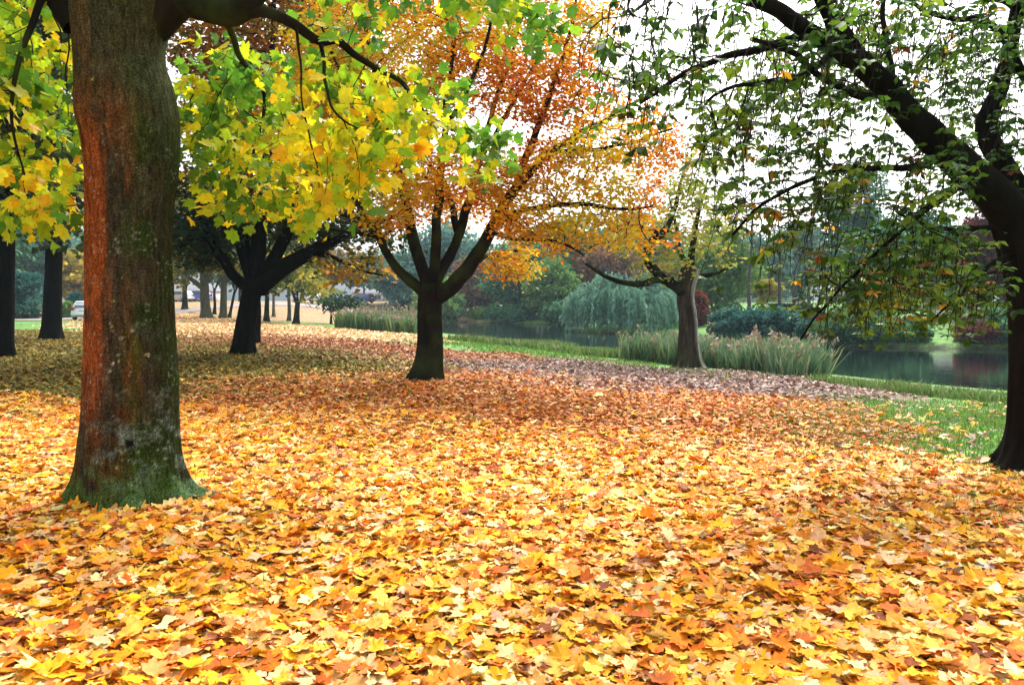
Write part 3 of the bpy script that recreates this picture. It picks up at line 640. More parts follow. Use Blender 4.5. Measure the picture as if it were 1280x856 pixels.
bl = [(*pblob(250, 250, 70, 60, Y-.8, 2.0), .8), (*pblob(330, 240, 90, 50, Y, 2.5), .8), (*pblob(400, 235, 70, 45, Y, 2.2), .9), (*pblob(330, 150, 110, 70, Y, 2.5), .7), (*pblob(290, 60, 90, 70, Y+.5, 2.5), .9), (*pblob(390, 50, 80, 70, Y+.5, 2.5), .8),
      (*pblob(435, 335, 52, 26, Y-1.2, 1.2), 1.6), (*pblob(470, 300, 45, 22, Y-1, 1.2), 1.2), (*pblob(235, 310, 28, 20, Y-1, 1.0), 1.5), (*pblob(255, 290, 60, 50, Y+1, 1.6), 3), (*pblob(345, 268, 70, 40, Y+1.5, 1.6), 3), (*pblob(410, 285, 70, 28, Y+1, 1.4), 2.6), (*pblob(275, 290, 40, 20, Y-.5, 1.2), .9), (*pblob(320, -70, 170, 80, Y, 4), .5), (*pblob(330, -10, 150, 60, Y-3, 2.5), .5)]
def pal_dark(p, rg):
    n = len(p); t = .6*vnoise(p, .4, 81, 2)+.4*vnoise(p, 1.2, 82, 2)+rg.normal(0, .09, n)
    t = t+.30*sstep(5.6, 3.6, p[:, 2])-.30*sstep(-6.6, -5.4, p[:, 0])*sstep(3.4, 2.6, p[:, 2])-.10*sstep(5.5, 7, p[:, 2])
    st = np.array([[.46, .13, .02], [.60, .24, .02], [.58, .36, .03], [.16, .15, .025], [.045, .075, .02], [.025, .05, .02]])
    x = np.clip((t-.25)/.5, 0, .999)*5; i = x.astype(int); w = (x-i)[:, None]
    return np.clip((st[i]*(1-w)+st[np.minimum(i+1, 5)]*w)*(1+rg.normal(0, .15, (n, 1))), .01, .9)
make_tree('forked_tree', 'black many limbed tree left of the middle orange tree', 'tree', b, tr, limbs, bl, .28, .40, .36,
          dict(shape=L_QUAD, size=.165, per=17, spread=.19, palf=pal_dark, maxtips=4, flat=.9, droop=.1), rg, M_BARKR, rt=.008, rmax=.09)

# a slim dark stem just right of it
def simple_tree(name, label, px, py, toppy, wpx, leanpx, blobs, pal, seed, bark, leafsize, per=9, step=.5, gap=.9, limbs_px=(), group=None, cat='tree', spread=.3, Yoff=0, far=True, flare=.45):
    wpx = wpx*math.cos(math.atan((px-640)/FPX))**1.5
    rg = np.random.default_rng(seed); b = G(px, py); Y = b[1]
    t = P(px+leanpx, toppy, Y); pts = smooth_line([b-np.array([0, 0, .2]), b+(t-b)*.35+np.array([rg.normal(0, .04), 0, 0]), b+(t-b)*.7, t], .2)
    r = wpx/2*Y/FPX; rad = r*np.linspace(1, .75, len(pts)); tr = (pts, rad, trunk_mod(b[2], flare, 5, .35, rg, .05), 24)
    lm = []
    for lp, r0, r1 in limbs_px: lm.append((wobble(limb_pts([(a, c, Y+d) for a, c, d in lp], .3), .06, rg), r0*Y/FPX, r1*Y/FPX))
    if not lm:
        for k in range(4):
            a = k*1.57+rg.random(); q = t+np.array([math.cos(a)*1.2, math.sin(a)*1.2, 1.8])*(.8+.5*rg.random())
            lm.append((smooth_line([t-np.array([0, 0, .3]), .5*(t+q)+rg.normal(0, .12, 3), q], .3), r*.45, r*.15))
    bl = [(*pblob(a, c, rx, ry, Y+dy, dr), dn) for a, c, rx, ry, dy, dr, dn in blobs]
    if far: gap *= .55; per *= 1.6; step *= .7
    st = np.array(pal)
    def palf(p, rg):
        n = len(p); tt = .6*vnoise(p, .35, seed, 2)+.4*vnoise(p, 1.1, seed+1, 2)+rg.normal(0, .09, n)
        x = np.clip((tt-.28)/.44, 0, .999)*(len(st)-1); i = x.astype(int); w = (x-i)[:, None]
        return np.clip((st[i]*(1-w)+st[np.minimum(i+1, len(st)-1)]*w)*(1+rg.normal(0, .14, (n, 1))), .008, .9)
    return make_tree(name, label, cat, b, tr, lm, bl, step, gap, gap*.8, dict(shape=L_PENT if leafsize > .15 else L_QUAD, size=leafsize, per=per, spread=spread, palf=palf, maxtips=4, flat=.7, droop=.2), rg,
                     bark, group, rt=.012, rmax=r*.4, leafmat=M_FAR if far else M_SMALL, twig=M_TWIG if not far else M_TWIG, sides=5)
PDK = [(.02, .04, .015), (.035, .06, .018), (.06, .085, .02), (.12, .13, .025)]
PYG = [(.06, .10, .02), (.16, .19, .03), (.34, .30, .04), (.50, .38, .04)]
simple_tree('dark_trunk_tree', 'thick black trunk standing beyond the left flank of the foreground maple', 64, 425, 190, 27, 6,
            [(60, 190, 80, 110, 0, 4, .7), (120, 180, 70, 100, 2, 3, .6), (90, 300, 40, 22, -1, 1.6, .7), (60, 30, 140, 90, -1, 5, .5), (20, 180, 60, 110, 1, 3, .6)], PDK, 404, M_BARKR, .26, 18, .5, .8, far=False)
simple_tree('dark_trunk_tree', 'black trunk cut by the left edge of the photo', 3, 447, 160, 30, 8,
            [(10, 170, 90, 110, 1, 3, .8), (-60, 150, 100, 130, 0, 3, .6), (20, 285, 30, 22, 0, 1.3, .8), (0, 0, 170, 100, -1, 4.5, .5)], PDK, 405, M_BARKR, .2, 18, .4, .65, far=False)
simple_tree('slender_tree', 'slim dark stem close behind the black many limbed tree', 318, 430, 330, 11, 4,
            [(330, 250, 60, 50, 0, 2.5, .6)], PDK, 406, M_BARKR, .2, 16, .4, .7, far=False)

# ================================================================== OLD TREE BY THE POND
rg = np.random.default_rng(505)
b = G(862, 460); Y = b[1]; print('pond tree', b)
pts = smooth_line([b-np.array([0, 0, .2]), P(861, 430, Y), P(860, 395, Y), P(857, 372, Y), P(860, 350, Y), P(864, 334, Y)], .05)
hgt = pts[:, 2]-b[2]; rad = np.interp(hgt, [-.3, .2, .8, 1.6, 2.4, 2.7, 3.4, 4], np.array([16, 14, 12.2, 11, 10.5, 11.5, 8.5, 5])*Y/FPX)
S = 72; mod = trunk_mod(b[2], .5, 5, .25, rg, .22); v, f = tube(pts, rad, S, True, mod)
root = thing('gnarled_tree', 'old gnarled pollarded tree with pale split trunk at the water edge', 'tree', b)
ang = np.arctan2(v[:, 1]-np.repeat(pts[:, 1], S), v[:, 0]-np.repeat(pts[:, 0], S)); hh = v[:, 2]-b[2]
q = np.stack([np.cos(ang), np.sin(ang), hh*.3], -1); n1 = vnoise(q, 4, 3, 4); n2 = vnoise(q, 9, 4, 2)
cm = np.tile([.050, .040, .030], (len(v), 1))*(.5+n2)[:, None]; sxx = np.cos(ang)
cm = L(cm, sstep(.35, .8, sxx+.7*(n1-.5))*.85, (.33, .31, .29)); cm = L(cm, sstep(.55, .66, n1)*.6, (.035, .03, .024))
cm = L(cm, sstep(.15, .05, np.abs(sxx-.25+.3*(n1-.5)))*sstep(.4, 1, hh)*.7, (.02, .017, .014)); cm = L(cm, sstep(.7, .1, hh)*sstep(.45, .6, n2)*.6, (.07, .10, .03))
mesh('trunk', v, f, M_POND, root, np.clip(cm, .004, .8), True)
lb = lambda px, r0, r1: (wobble(limb_pts([(a, c, Y+d) for a, c, d in px], .12), .03, rg), r0*Y/FPX, r1*Y/FPX)
limbs = [lb([(862, 372, 0), (846, 358, -.2), (831, 350, -.3), (818, 338, -.4), (808, 322, -.5), (812, 306, -.5), (822, 296, -.4), (832, 285, -.3)], 7, 4.5),
         lb([(832, 287, -.3), (842, 265, 0), (850, 235, .2), (860, 190, .4)], 3.5, 1.2), lb([(826, 293, -.3), (808, 285, -.5), (790, 280, -.8), (772, 268, -1)], 3, 1),
         lb([(840, 351, -.2), (820, 350, -.5), (800, 354, -.8), (780, 354, -1), (760, 346, -1.2), (745, 338, -1.4), (731, 330, -1.5)], 5, 1.6),
         lb([(866, 350, 0), (880, 344, .3), (898, 341, .6), (918, 331, .9)], 4, 1.3), lb([(862, 340, 0), (866, 310, .2), (872, 270, .4), (885, 225, .8)], 5, 1.3), lb([(858, 336, 0), (850, 312, .3), (848, 290, .6), (838, 250, .8)], 4, 1.2)]
bl = [(*pblob(865, 270, 50, 55, Y, 1.6), .8), (*pblob(825, 320, 45, 25, Y-.5, 1.2), .8), (*pblob(800, 285, 45, 35, Y, 1.2), .6), (*pblob(895, 290, 30, 40, Y+.5, 1.2), .7), (*pblob(870, 215, 45, 40, Y+.5, 1.4), .5), (*pblob(850, 240, 40, 40, Y, 1.2), .6)]
def pal_pond(p, rg):
    n = len(p); t = .6*vnoise(p, .7, 91, 2)+.4*vnoise(p, 2, 92, 1)+rg.normal(0, .1, n); st = np.array([[.10, .15, .03], [.22, .26, .05], [.36, .38, .06], [.44, .42, .08], [.42, .34, .06]])
    x = np.clip((t-.25)/.5, 0, .999)*4; i = x.astype(int); w = (x-i)[:, None]; return np.clip((st[i]*(1-w)+st[np.minimum(i+1, 4)]*w)*(1+rg.normal(0, .13, (n, 1))), .01, .9)
seeds = []
for pt, r0, r1 in limbs:
    rd = r1+(r0-r1)*(1-np.linspace(0, 1, len(pt))); v, f = tube(pt, rd, 12, True, lambda a, q: 1+.12*(vnoise(np.stack([np.cos(a)[None]+0*q[:, :1], np.sin(a)[None]+q[:, :1]*2, q[:, 2:3]+0*a[None]], -1), 2.0, 8, 2)-.5)*2)
    mesh('limb', v, f, M_BARK, root, smooth=True); seeds.append(pt[len(pt)//3::2])
seeds = np.vstack(seeds); att = np.vstack([in_blob(c, r, max(5, int(4.19*r.prod()*d/.36**3)), rg) for c, r, d in bl])
pos, par = colonize(seeds, att, .24, .32, rg); mb, rad, tips = branch_tubes(pos, par, len(seeds), .007, .06)
lv = MB(); lv.add(*crown_leaves(pos, par, len(seeds), tips, L_QUAD, .13, 13, .17, pal_pond, rg, maxtips=4, flat=.5, droop=.2))
mb.build('branches', M_TWIG, root, True); lv.build('crown', M_SMALL, root)

# ================================================================== RIGHT TREE
rg = np.random.default_rng(606)
b = G(1296, 588); Y = b[1]; b[2] = TZ(b[0], b[1]); print('right tree', b)
pts = smooth_line([b-np.array([0, 0, .15]), P(1300, 560, Y), P(1302, 500, Y), P(1302, 420, Y), P(1298, 350, Y), P(1285, 300, Y), P(1268, 262, Y)], .05)
hgt = pts[:, 2]-b[2]; rad = np.interp(hgt, [-.2, .15, .6, 1.5, 2.2, 2.7], np.array([42, 39, 37, 35, 35, 26])*Y/FPX)
root = thing('arching_tree', 'black arching tree at the right edge with drooping green leafy twigs', 'tree', b)
v, f = tube(pts, rad, 64, True, trunk_mod(b[2], .45, 6, .16, rg, .05)); mesh('trunk', v, f, M_BARKR, root, smooth=True)
lim = []
def rl_(px, r0, r1): return add_limb([(a, c, Y+d) for a, c, d in px], r0*Y/FPX, r1*Y/FPX, .08, root, M_BARKR, 12, .02)
rl_([(1275, 285, 0), (1250, 250, -.1), (1215, 218, -.2), (1170, 178, -.4), (1135, 140, -.6), (1100, 102, -.8), (1072, 72, -.9), (1050, 40, -1), (1030, 0, -1.1), (1010, -50, -1.2)], 25, 8)
rl_([(1290, 300, 0), (1272, 240, .1), (1252, 205, .2), (1236, 175, .3), (1234, 148, .4), (1250, 110, .5), (1262, 60, .6), (1275, 0, .6)], 17, 8)
rl_([(1075, 78, -.9), (1045, 62, -1.1), (1008, 36, -1.4), (965, 8, -1.8), (900, -10, -2.2), (820, -15, -2.6)], 11, 4)
rl_([(1105, 110, -.8), (1085, 122, -.9), (1040, 105, -1.2), (1012, 84, -1.4), (985, 62, -1.6), (940, 50, -2)], 5, 2)
rl_([(1040, 68, -1.1), (1000, 95, -1.3), (960, 102, -1.6), (920, 108, -1.8), (880, 130, -2)], 4, 1.3)
rl_([(1175, 196, -.4), (1150, 207, -.6), (1105, 208, -.9), (1050, 211, -1.1), (1000, 232, -1.3), (950, 258, -1.5), (918, 292, -1.6)], 4.5, 1.3)
rl_([(1236, 285, -.1), (1205, 287, -.4), (1172, 287, -.7), (1150, 280, -.9), (1120, 268, -1.1)], 4, 1.2)
rl_([(1250, 262, 0), (1222, 228, -.3), (1190, 242, -.6), (1160, 262, -.8), (1125, 292, -1.0), (1094, 318, -1.2), (1060, 352, -1.3), (1030, 385, -1.4), (1000, 425, -1.5)], 3.6, 1.0)
rl_([(1240, 240, -.1), (1205, 232, -.5), (1170, 250, -.3), (1130, 285, 0), (1095, 320, .2), (1050, 360, .4)], 4, 1.2)
rl_([(1262, 320, -.1), (1238, 330, -.4), (1215, 352, -.6), (1190, 378, -.8), (1165, 402, -.9)], 4, 1.0)
rl_([(1290, 110, .4), (1240, 30, .2), (1200, 25, 0), (1150, 10, -.2), (1120, -20, -.4)], 6, 2)
rl_([(1300, 20, .3), (1270, 8, .2), (1235, -10, .1)], 9, 6)
rl_([(1120, 125, -.7), (1110, 60, -.3), (1105, 10, 0), (1115, -40, .2)], 5, 2)
rl_([(1010, 40, -1.4), (960, 60, -1.6), (900, 75, -1.9), (850, 95, -2.1), (800, 130, -2.4)], 5, 1.3)
bl = [(*pblob(1000, 60, 110, 60, Y-1.2, 1.0), .8), (*pblob(880, 60, 90, 60, Y-2, 1.0), .8), (*pblob(1150, 60, 100, 60, Y-.2, 1.2), .8), (*pblob(1240, 80, 60, 90, Y+.4, 1.0), .9), (*pblob(1000, 160, 110, 45, Y-1.2, .9), .8), (*pblob(900, 150, 60, 60, Y-1.9, .7), .6),
      (*pblob(1110, 215, 110, 45, Y-.7, .9), .8), (*pblob(980, 250, 80, 45, Y-1.3, .7), .9), (*pblob(1110, 320, 95, 55, Y-.8, .9), 1.9), (*pblob(1060, 355, 65, 50, Y-1.1, .7), 1.8), (*pblob(1190, 340, 60, 60, Y-.4, .9), 1.7), (*pblob(1220, 375, 40, 45, Y-.3, .6), 1.8), (*pblob(1130, 378, 70, 34, Y-.8, .7), 1.8),
      (*pblob(1230, 180, 50, 50, Y+.4, .8), .9), (*pblob(790, 40, 80, 55, Y-2.5, .9), 1.0), (*pblob(930, 110, 90, 50, Y-1.6, .8), .9), (*pblob(890, 20, 90, 40, Y-2.2, .8), 1.0), (*pblob(1060, 20, 90, 40, Y-1, 1.0), .8), (*pblob(1130, -20, 140, 30, Y, 1.2), .5)]
def pal_right(p, rg):
    n = len(p); t = .5*vnoise(p, 1.2, 95, 2)+.5*rg.random(n); st = np.array([[.018, .055, .009], [.038, .11, .014], [.075, .18, .018], [.13, .26, .024], [.26, .36, .03]])
    x = np.clip((t-.2)/.6, 0, .999)*4; i = x.astype(int); w = (x-i)[:, None]; c = st[i]*(1-w)+st[np.minimum(i+1, 4)]*w
    yl = rg.random(n) < .02+.03*(p[:, 2] < 2.4); c[yl] = np.array([.55, .30, .02])*(.7+.5*rg.random((yl.sum(), 1))); bn = rg.random(n) < .015; c[bn] = (.18, .06, .02)
    return np.clip(c, .01, .9)
seeds = np.vstack([l[len(l)//4::2] for l in lim]); att = np.vstack([in_blob(c, r, max(5, int(4.19*r.prod()*d/.19**3)), rg) for c, r, d in bl])
pos, par = colonize(seeds, att, .12, .17, rg, (0, 0, -.12), wob=.28); mb, rad, tips = branch_tubes(pos, par, len(seeds), .0050, .04)
lv = MB(); whorls = []
ns = len(seeds); cand = np.where((np.arange(len(pos)) >= ns) & (tips <= 3))[0]; cand = rg.choice(cand, min(1100, len(cand)), replace=False)
hp = []; 
for c in cand:                                                   # hanging twigs
    ln = rg.uniform(.2, .75); n = max(4, int(ln/.07)); s = pos[c]; dr = np.cumsum(np.vstack([[0, 0, 0], rg.normal(0, .012, (n-1, 3))+np.array([rg.normal(-.012, .012), rg.normal(0, .01), -ln/n])]), 0); tw = s+dr
    if tw[-1, 2] < 1.22: continue
    v, f = tube(tw, np.linspace(.0048, .0022, n), 3); mb.add(v, f); hp.append(tw[2::3])
sel = np.where((np.arange(len(pos)) >= ns) & (tips <= 5))[0]; up = sstep(2.75, 3.15, pos[sel, 2]); sel = np.repeat(sel, rg.poisson(1.75-.85*up))
hp = np.vstack(hp); hp = hp[rg.random(len(hp)) < 1-.25*sstep(2.75, 3.15, hp[:, 2])]
wp = np.vstack([pos[sel]+rg.normal(0, .035, (len(sel), 3)), hp])
k = rg.integers(3, 7, len(wp)); iw = np.repeat(np.arange(len(wp)), k); n = len(iw); a0 = (rg.random(len(wp))*6.283)[iw]+np.concatenate([np.arange(q)*6.283/q for q in k])+rg.normal(0, .25, n)
dr = (-.55+rg.normal(0, .3, len(wp)))[iw]+rg.normal(0, .2, n); tip = np.stack([np.cos(a0), np.sin(a0), dr], -1)
nr = np.stack([np.cos(a0)*.5, np.sin(a0)*.5, np.ones(n)], -1)+rg.normal(0, .25, (n, 3)); sz = (.064*(1+rg.normal(0, .28, len(wp))).clip(.45, 1.6))[iw]*(1+rg.normal(0, .15, n))
cw = pal_right(wp, rg)[iw]*(1+rg.normal(0, .2, (n, 1)))
lv.add(*leaf_arrays(L_OVAL, wp[iw]+unit(tip)*.012, tip, nr, sz, np.clip(cw, .008, .9), rg, .3, .2))
print('right leaves', lv.n, 'att', len(att), 'nodes', len(pos)-ns)
mb.build('branches', M_TWIG, root, True); lv.build('crown', M_GREEN, root)

# ================================================================== TREES BEYOND THE LAWN (left)
GRP = 'trees beyond the far lawn'
simple_tree('park_tree', 'stout pale grey trunk first right of the maple, beyond the far lawn', 258, 398, 345, 14, -3, [(250, 310, 50, 45, 0, 5, .8), (215, 330, 30, 25, -2, 4, .6), (270, 250, 60, 40, 0, 5, .6)], PYG, 501, M_GREYB, .42, 9, 1.0, 2.0, [([(256, 362, 0), (240, 350, -1), (222, 336, -2)], 4, 1.5), ([(258, 350, 0), (268, 330, 1), (280, 310, 2)], 4, 1.5), ([(256, 348, 0), (250, 320, 0), (246, 290, 0)], 5, 2)], group=GRP, spread=.55)
simple_tree('park_tree', 'mossy greenish trunk next right of the stout grey trunk', 279, 398, 350, 10, 1, [(288, 325, 38, 30, 0, 4, .8), (295, 260, 45, 50, 0, 4, .6)], PYG, 502, M_GREYB, .42, 9, 1.0, 2.0, group=GRP, spread=.55)
simple_tree('park_tree', 'dark trunk with spreading forks farthest back behind the stout grey trunk', 231, 387, 360, 8, 0, [(228, 335, 45, 22, 0, 6, .8), (220, 280, 60, 50, 0, 7, .5)], PDK[1:]+PYG[2:3], 503, M_BARK, .55, 9, 1.5, 3.0, group=GRP, spread=.8)
simple_tree('park_tree', 'dark trunk just right of the black many limbed tree, by the far path', 333, 402, 365, 7, 1, [(338, 340, 40, 26, 0, 4, .9), (330, 290, 60, 40, 0, 5, .5)], PDK, 504, M_BARK, .36, 9, .9, 1.8, group=GRP, spread=.5)
simple_tree('park_tree', 'slim grey trunk left of the yellow green tree by the far path', 361, 401, 360, 5, 0, [(362, 335, 35, 25, 0, 4, .7)], PYG[:3], 505, M_GREYB, .36, 8, .9, 1.8, group=GRP, spread=.5)
simple_tree('park_tree', 'short forked trunk under a yellow green crown by the far path', 370, 405, 378, 8, 2, [(375, 352, 42, 22, 0, 3.2, 1.2), (400, 365, 22, 10, -1, 1.6, 1.0), (355, 330, 40, 20, 0, 3, .6)], PYG, 506, M_BARK, .30, 10, .8, 1.5, group=GRP, spread=.42)
simple_tree('small_tree', 'small dark green tree left of the reed clump', 414, 405, 388, 3, 0, [(422, 378, 26, 11, 0, 1.8, 1.6), (436, 384, 14, 8, 0, 1, 1.4)], [(.02, .05, .025), (.035, .085, .035), (.07, .13, .04)], 507, M_BARK, .28, 10, .7, 1.1, spread=.35)
simple_tree('park_tree', 'thin dark trunk squeezed between the stout grey and the mossy trunks', 268, 393, 360, 4, 0, [(270, 340, 25, 20, 0, 4, .7)], PDK, 508, M_BARK, .45, 8, 1.1, 2.2, group=GRP, spread=.6)
simple_tree('park_tree', 'grey brown trunk right beside the dark one by the far path', 342, 396, 360, 4, 0, [(350, 335, 30, 22, 0, 4, .7)], PYG[:3], 509, M_GREYB, .42, 8, 1.0, 2.0, group=GRP, spread=.55)
simple_tree('park_tree', 'thin dark leaning trunk touching the right side of the mossy trunk', 286, 397, 362, 4, 8, [(300, 345, 22, 16, 0, 3, .7)], PYG[:3], 510, M_BARK, .4, 8, 1.0, 2.0, group=GRP, spread=.5)

# ------------------------------------------------------------------ clump-built trees and shrubs far away
def clump_tree(name, label, cat, base, h, w, pal, seed, leaf, nclump=90, perc=70, crown0=.18, shape='oval', bark=M_BARK, tr=None, group=None, trunk_r=None, gap=.0):
    rg = np.random.default_rng(seed); base = np.array([base[0], base[1], TZ(base[0], base[1])]); root = thing(name, label, cat, base, group)
    d = unit(rg.normal(size=(nclump, 3))); rr = rg.random((nclump, 1))**.45
    c = d*rr; t = (c[:, 2]+1)/2
    prof = {'oval': 1.0+0*t, 'cone': 1.25*(1-.75*t), 'tall': .9+.2*np.sin(t*9), 'dome': 1.15-.35*t}[shape]
    bump = .72+.5*vnoise(d*1.6+seed, 1.0, seed, 2)
    cc = base+np.column_stack([c[:, 0]*w/2*prof*bump, c[:, 1]*w/2*prof*bump, h*(crown0+(1-crown0)*t)])
    rt = trunk_r or h*.02
    pts = smooth_line([base-np.array([0, 0, .2]), base+np.array([rg.normal(0, .1), 0, h*crown0]), base+np.array([rg.normal(0, .2), 0, h*.55]), base+np.array([0, 0, h*.85])], .5)
    v, f = tube(pts, rt*np.linspace(1.15, .25, len(pts)), 12, True, trunk_mod(base[2], .4, 5, .4, rg)); mesh('trunk', v, f, bark, root, smooth=True)
    mb = MB()
    for k in rg.choice(nclump, min(nclump, 26), replace=False):
        zt = base[2]+max(.1*h, (cc[k, 2]-base[2])*.62); j = np.abs(pts[:, 2]-zt).argmin(); a = pts[j]; q = cc[k]
        v, f = tube(smooth_line([a, .5*(a+q)+np.array([0, 0, .06*h]), q], .8), rt*.22, 4); mb.add(v, f)
    mb.build('branches', M_TWIG, root, True)
    n = nclump*perc; idx = rg.integers(0, nclump, n); sp = w*.085
    p = cc[idx]+np.clip(rg.normal(0, 1, (n, 3)), -1.8, 1.8)*sp*np.array([1, 1, .62]); p[:, 2] = np.maximum(p[:, 2], terrain(p[:, :2])+.1)
    st = np.array(pal); tone = rg.random(nclump)[idx]*.7+.3*rg.random(n); x = np.clip(tone, 0, .999)*(len(st)-1); i = x.astype(int); ww = (x-i)[:, None]
    col = np.clip((st[i]*(1-ww)+st[np.minimum(i+1, len(st)-1)]*ww)*(1+rg.normal(0, .15, (n, 1))), .006, .8)
    lv = MB(); lv.add(*leaf_arrays(L_PENT, p, rg.normal(size=(n, 3))+np.array([0, 0, -.4]), rg.normal(size=(n, 3))+np.array([0, 0, .8]), leaf*(1+rg.normal(0, .25, n)).clip(.5, 1.6), col, rg))
    lv.build('crown', M_FAR, root); return root
def at_px(px, Y): return (P(px, 376, Y)[0], Y)
def hpx(px, Y, ytop):                                        # height that reaches the pixel row
    return P(px, ytop, Y)[2]-TZ(*at_px(px, Y))
FG1 = [(.04, .12, .06), (.08, .21, .10), (.15, .32, .13)]; FG2 = [(.08, .18, .06), (.17, .31, .08), (.27, .40, .10)]; FBR = [(.18, .08, .05), (.30, .14, .08), (.36, .22, .11)]; FBL = [(.07, .17, .14), (.13, .27, .21), (.21, .36, .27)]
GB = 'trees on the far bank of the pond'
for (nm, lab, cat, px, Y, yt, wpx, pal, sh, seed, c0) in [
    ('bank_tree', 'hazy blue green tree farthest left on the pond bank, above the reed clump', 'tree', 505, 122, 335, 70, FBL, 'oval', 701, .05),
    ('bank_tree', 'tall blue green tree seen through the fork right of the middle trunk', 'tree', 560, 126, 300, 90, FBL, 'oval', 702, .05),
    ('bank_tree', 'reddish brown bushy tree at the left part of the far shore', 'tree', 600, 112, 338, 62, FBR+FG1[:1], 'oval', 703, .02),
    ('bank_tree', 'broad green tree on the far shore right of the reddish brown one', 'tree', 655, 104, 312, 90, FG1, 'oval', 704, .02),
    ('bank_tree', 'tall deep green tree behind the left side of the weeping willow', 'tree', 715, 108, 288, 95, FG1, 'tall', 705, .02),
    ('bank_tree', 'brownish tree rising right behind the weeping willow dome', 'tree', 762, 104, 318, 75, FBR+FG2[:1], 'oval', 706, .05),
    ('bank_tree', 'rust coloured tree between willow and old pollarded trunk', 'tree', 836, 84, 348, 45, FBR, 'oval', 707, .05),
    ('bank_tree', 'bright green tree right behind the old pollarded trunk', 'tree', 895, 80, 300, 85, FG2+FG1[:1], 'oval', 708, .02),
    ('bank_tree', 'tall dark tree behind the willow, left of the old trunk', 'tree', 800, 118, 285, 90, FG1, 'oval', 709, .04),
    ('bank_tree', 'pale green bushy tree low at the left far shore', 'tree', 548, 104, 372, 50, FG2, 'dome', 710, .02),
    ('bank_tree', 'tall blue green poplar behind the drooping twigs', 'tree', 1062, 82, 225, 85, FBL, 'tall', 711, .05),
    ('bank_tree', 'deep green tree beyond the pond under the drooping twigs', 'tree', 1105, 64, 300, 95, FG1, 'oval', 712, .02),
    ('bank_tree', 'dark red leaved tree beside the right black trunk', 'tree', 1238, 58, 255, 75, [(.06, .015, .015), (.13, .03, .025), (.17, .055, .03)], 'oval', 713, .03),
    ('bank_tree', 'dark green conical tree across the pond near the right trunk', 'tree', 1290, 60, 270, 70, FG1, 'cone', 714, .02),
    ('bank_tree', 'red brown shrub hidden low behind the old trunk', 'tree', 868, 70, 385, 26, [(.14, .03, .02), (.24, .06, .03)], 'dome', 715, .02),
    ('bank_tree', 'hazy blue green tree rising behind the bare trees', 'tree', 950, 120, 318, 70, FBL, 'oval', 717, .1),
    ('bank_tree', 'pale hazy tree behind the thinnest bare stem', 'tree', 1000, 125, 300, 60, FBL+FG2[:1], 'oval', 718, .1),
    ('bank_tree', 'hazy blue green tree above the white wall across the pond', 'tree', 1150, 98, 285, 95, FBL, 'oval', 719, .05),
    ('bank_tree', 'broad dark green tree right of the pale blue grey building', 'tree', 1212, 88, 300, 80, FG1, 'oval', 720, .03),
    ('bank_tree', 'rounded green tree filling the far shore below the orange branches', 'tree', 690, 98, 345, 60, FG2, 'dome', 716, .02)]:
    w = wpx*1.12*Y/FPX; clump_tree(nm, lab, cat, at_px(px, Y), hpx(px, Y, yt-20), w, pal, seed, .0038*Y, 110, 110, c0, sh, group=GB)
GS = 'shrubs along the far bank'
PT = [(.02, .08, .065), (.05, .16, .13), (.12, .27, .20)]
for (lab, px, Y, yt, wpx, pal, seed) in [
    ('dark teal evergreen shrub just right of the old pollarded trunk', 915, 56, 388, 60, PT, 721), ('large teal evergreen shrub below the bare trees', 960, 55, 383, 75, PT, 722), ('teal evergreen shrub at the edge of the drooping twigs', 1012, 53, 389, 60, PT, 723),
    ('shadowy green shrub across the dark water, below the drooping twigs', 1075, 50, 385, 80, FG1, 724), ('low dark shrub at the right far shore near the white wall', 1125, 50, 398, 55, FG1, 725), ('green shrub on the far bank beside the right black trunk', 1240, 52, 385, 70, FG1+FG2[:1], 726),
    ('reddish shrub on the far bank by the dark red tree', 1215, 51, 398, 40, FBR, 727), ('dense dark shrub overhanging the far water edge right of the reeds', 1040, 50.5, 398, 62, FG1, 735), ('low spreading green shrub overhanging the dark water', 1092, 49.2, 402, 66, FG1, 736), ('dark shrub at the water edge in front of the marker post', 1140, 48.6, 408, 40, FG1, 737), ('deep red shrub reflected in the pond beside the right trunk', 1222, 47.2, 404, 50, [(.08, .02, .02), (.15, .04, .03), (.05, .08, .04)], 738), ('dark shrub at the water edge touching the right black trunk', 1272, 46.6, 400, 55, FG1, 739), ('dark shrub under the broad far shore trees', 640, 100, 385, 60, FG1, 728), ('pale green shrub at the shore left of the willow', 610, 106, 388, 40, FG2, 729), ('dark shrub at the shore between broad green tree and willow', 705, 92, 378, 50, FG1, 730)]:
    w = wpx*Y/FPX; clump_tree('bank_shrub', lab, 'shrub', at_px(px, Y), hpx(px, Y, yt), w, pal, seed, .0040*Y, 60, 70, .0, 'dome', group=GS, trunk_r=.05)
for (lab, px, Y, yt, wpx, pal, seed) in [
    ('dark rhododendron thicket between the two black left trunks', 30, 74, 338, 62, PT, 731), ('dark evergreen shrub left of the road, against the left black trunk', -10, 72, 330, 60, PT, 732), ('clipped green shrub left of the silver car', 84, 76, 379, 16, FG2, 733), ('blue green bush behind the silver car', 96, 84, 366, 24, PT, 734)]:
    w = wpx*Y/FPX; clump_tree('roadside_shrub', lab, 'shrub', at_px(px, Y), hpx(px, Y, yt), w, pal, seed, .0038*Y, 60, 80, .0, 'dome', group='shrubs beside the road', trunk_r=.05)
GL = 'trees behind the road'
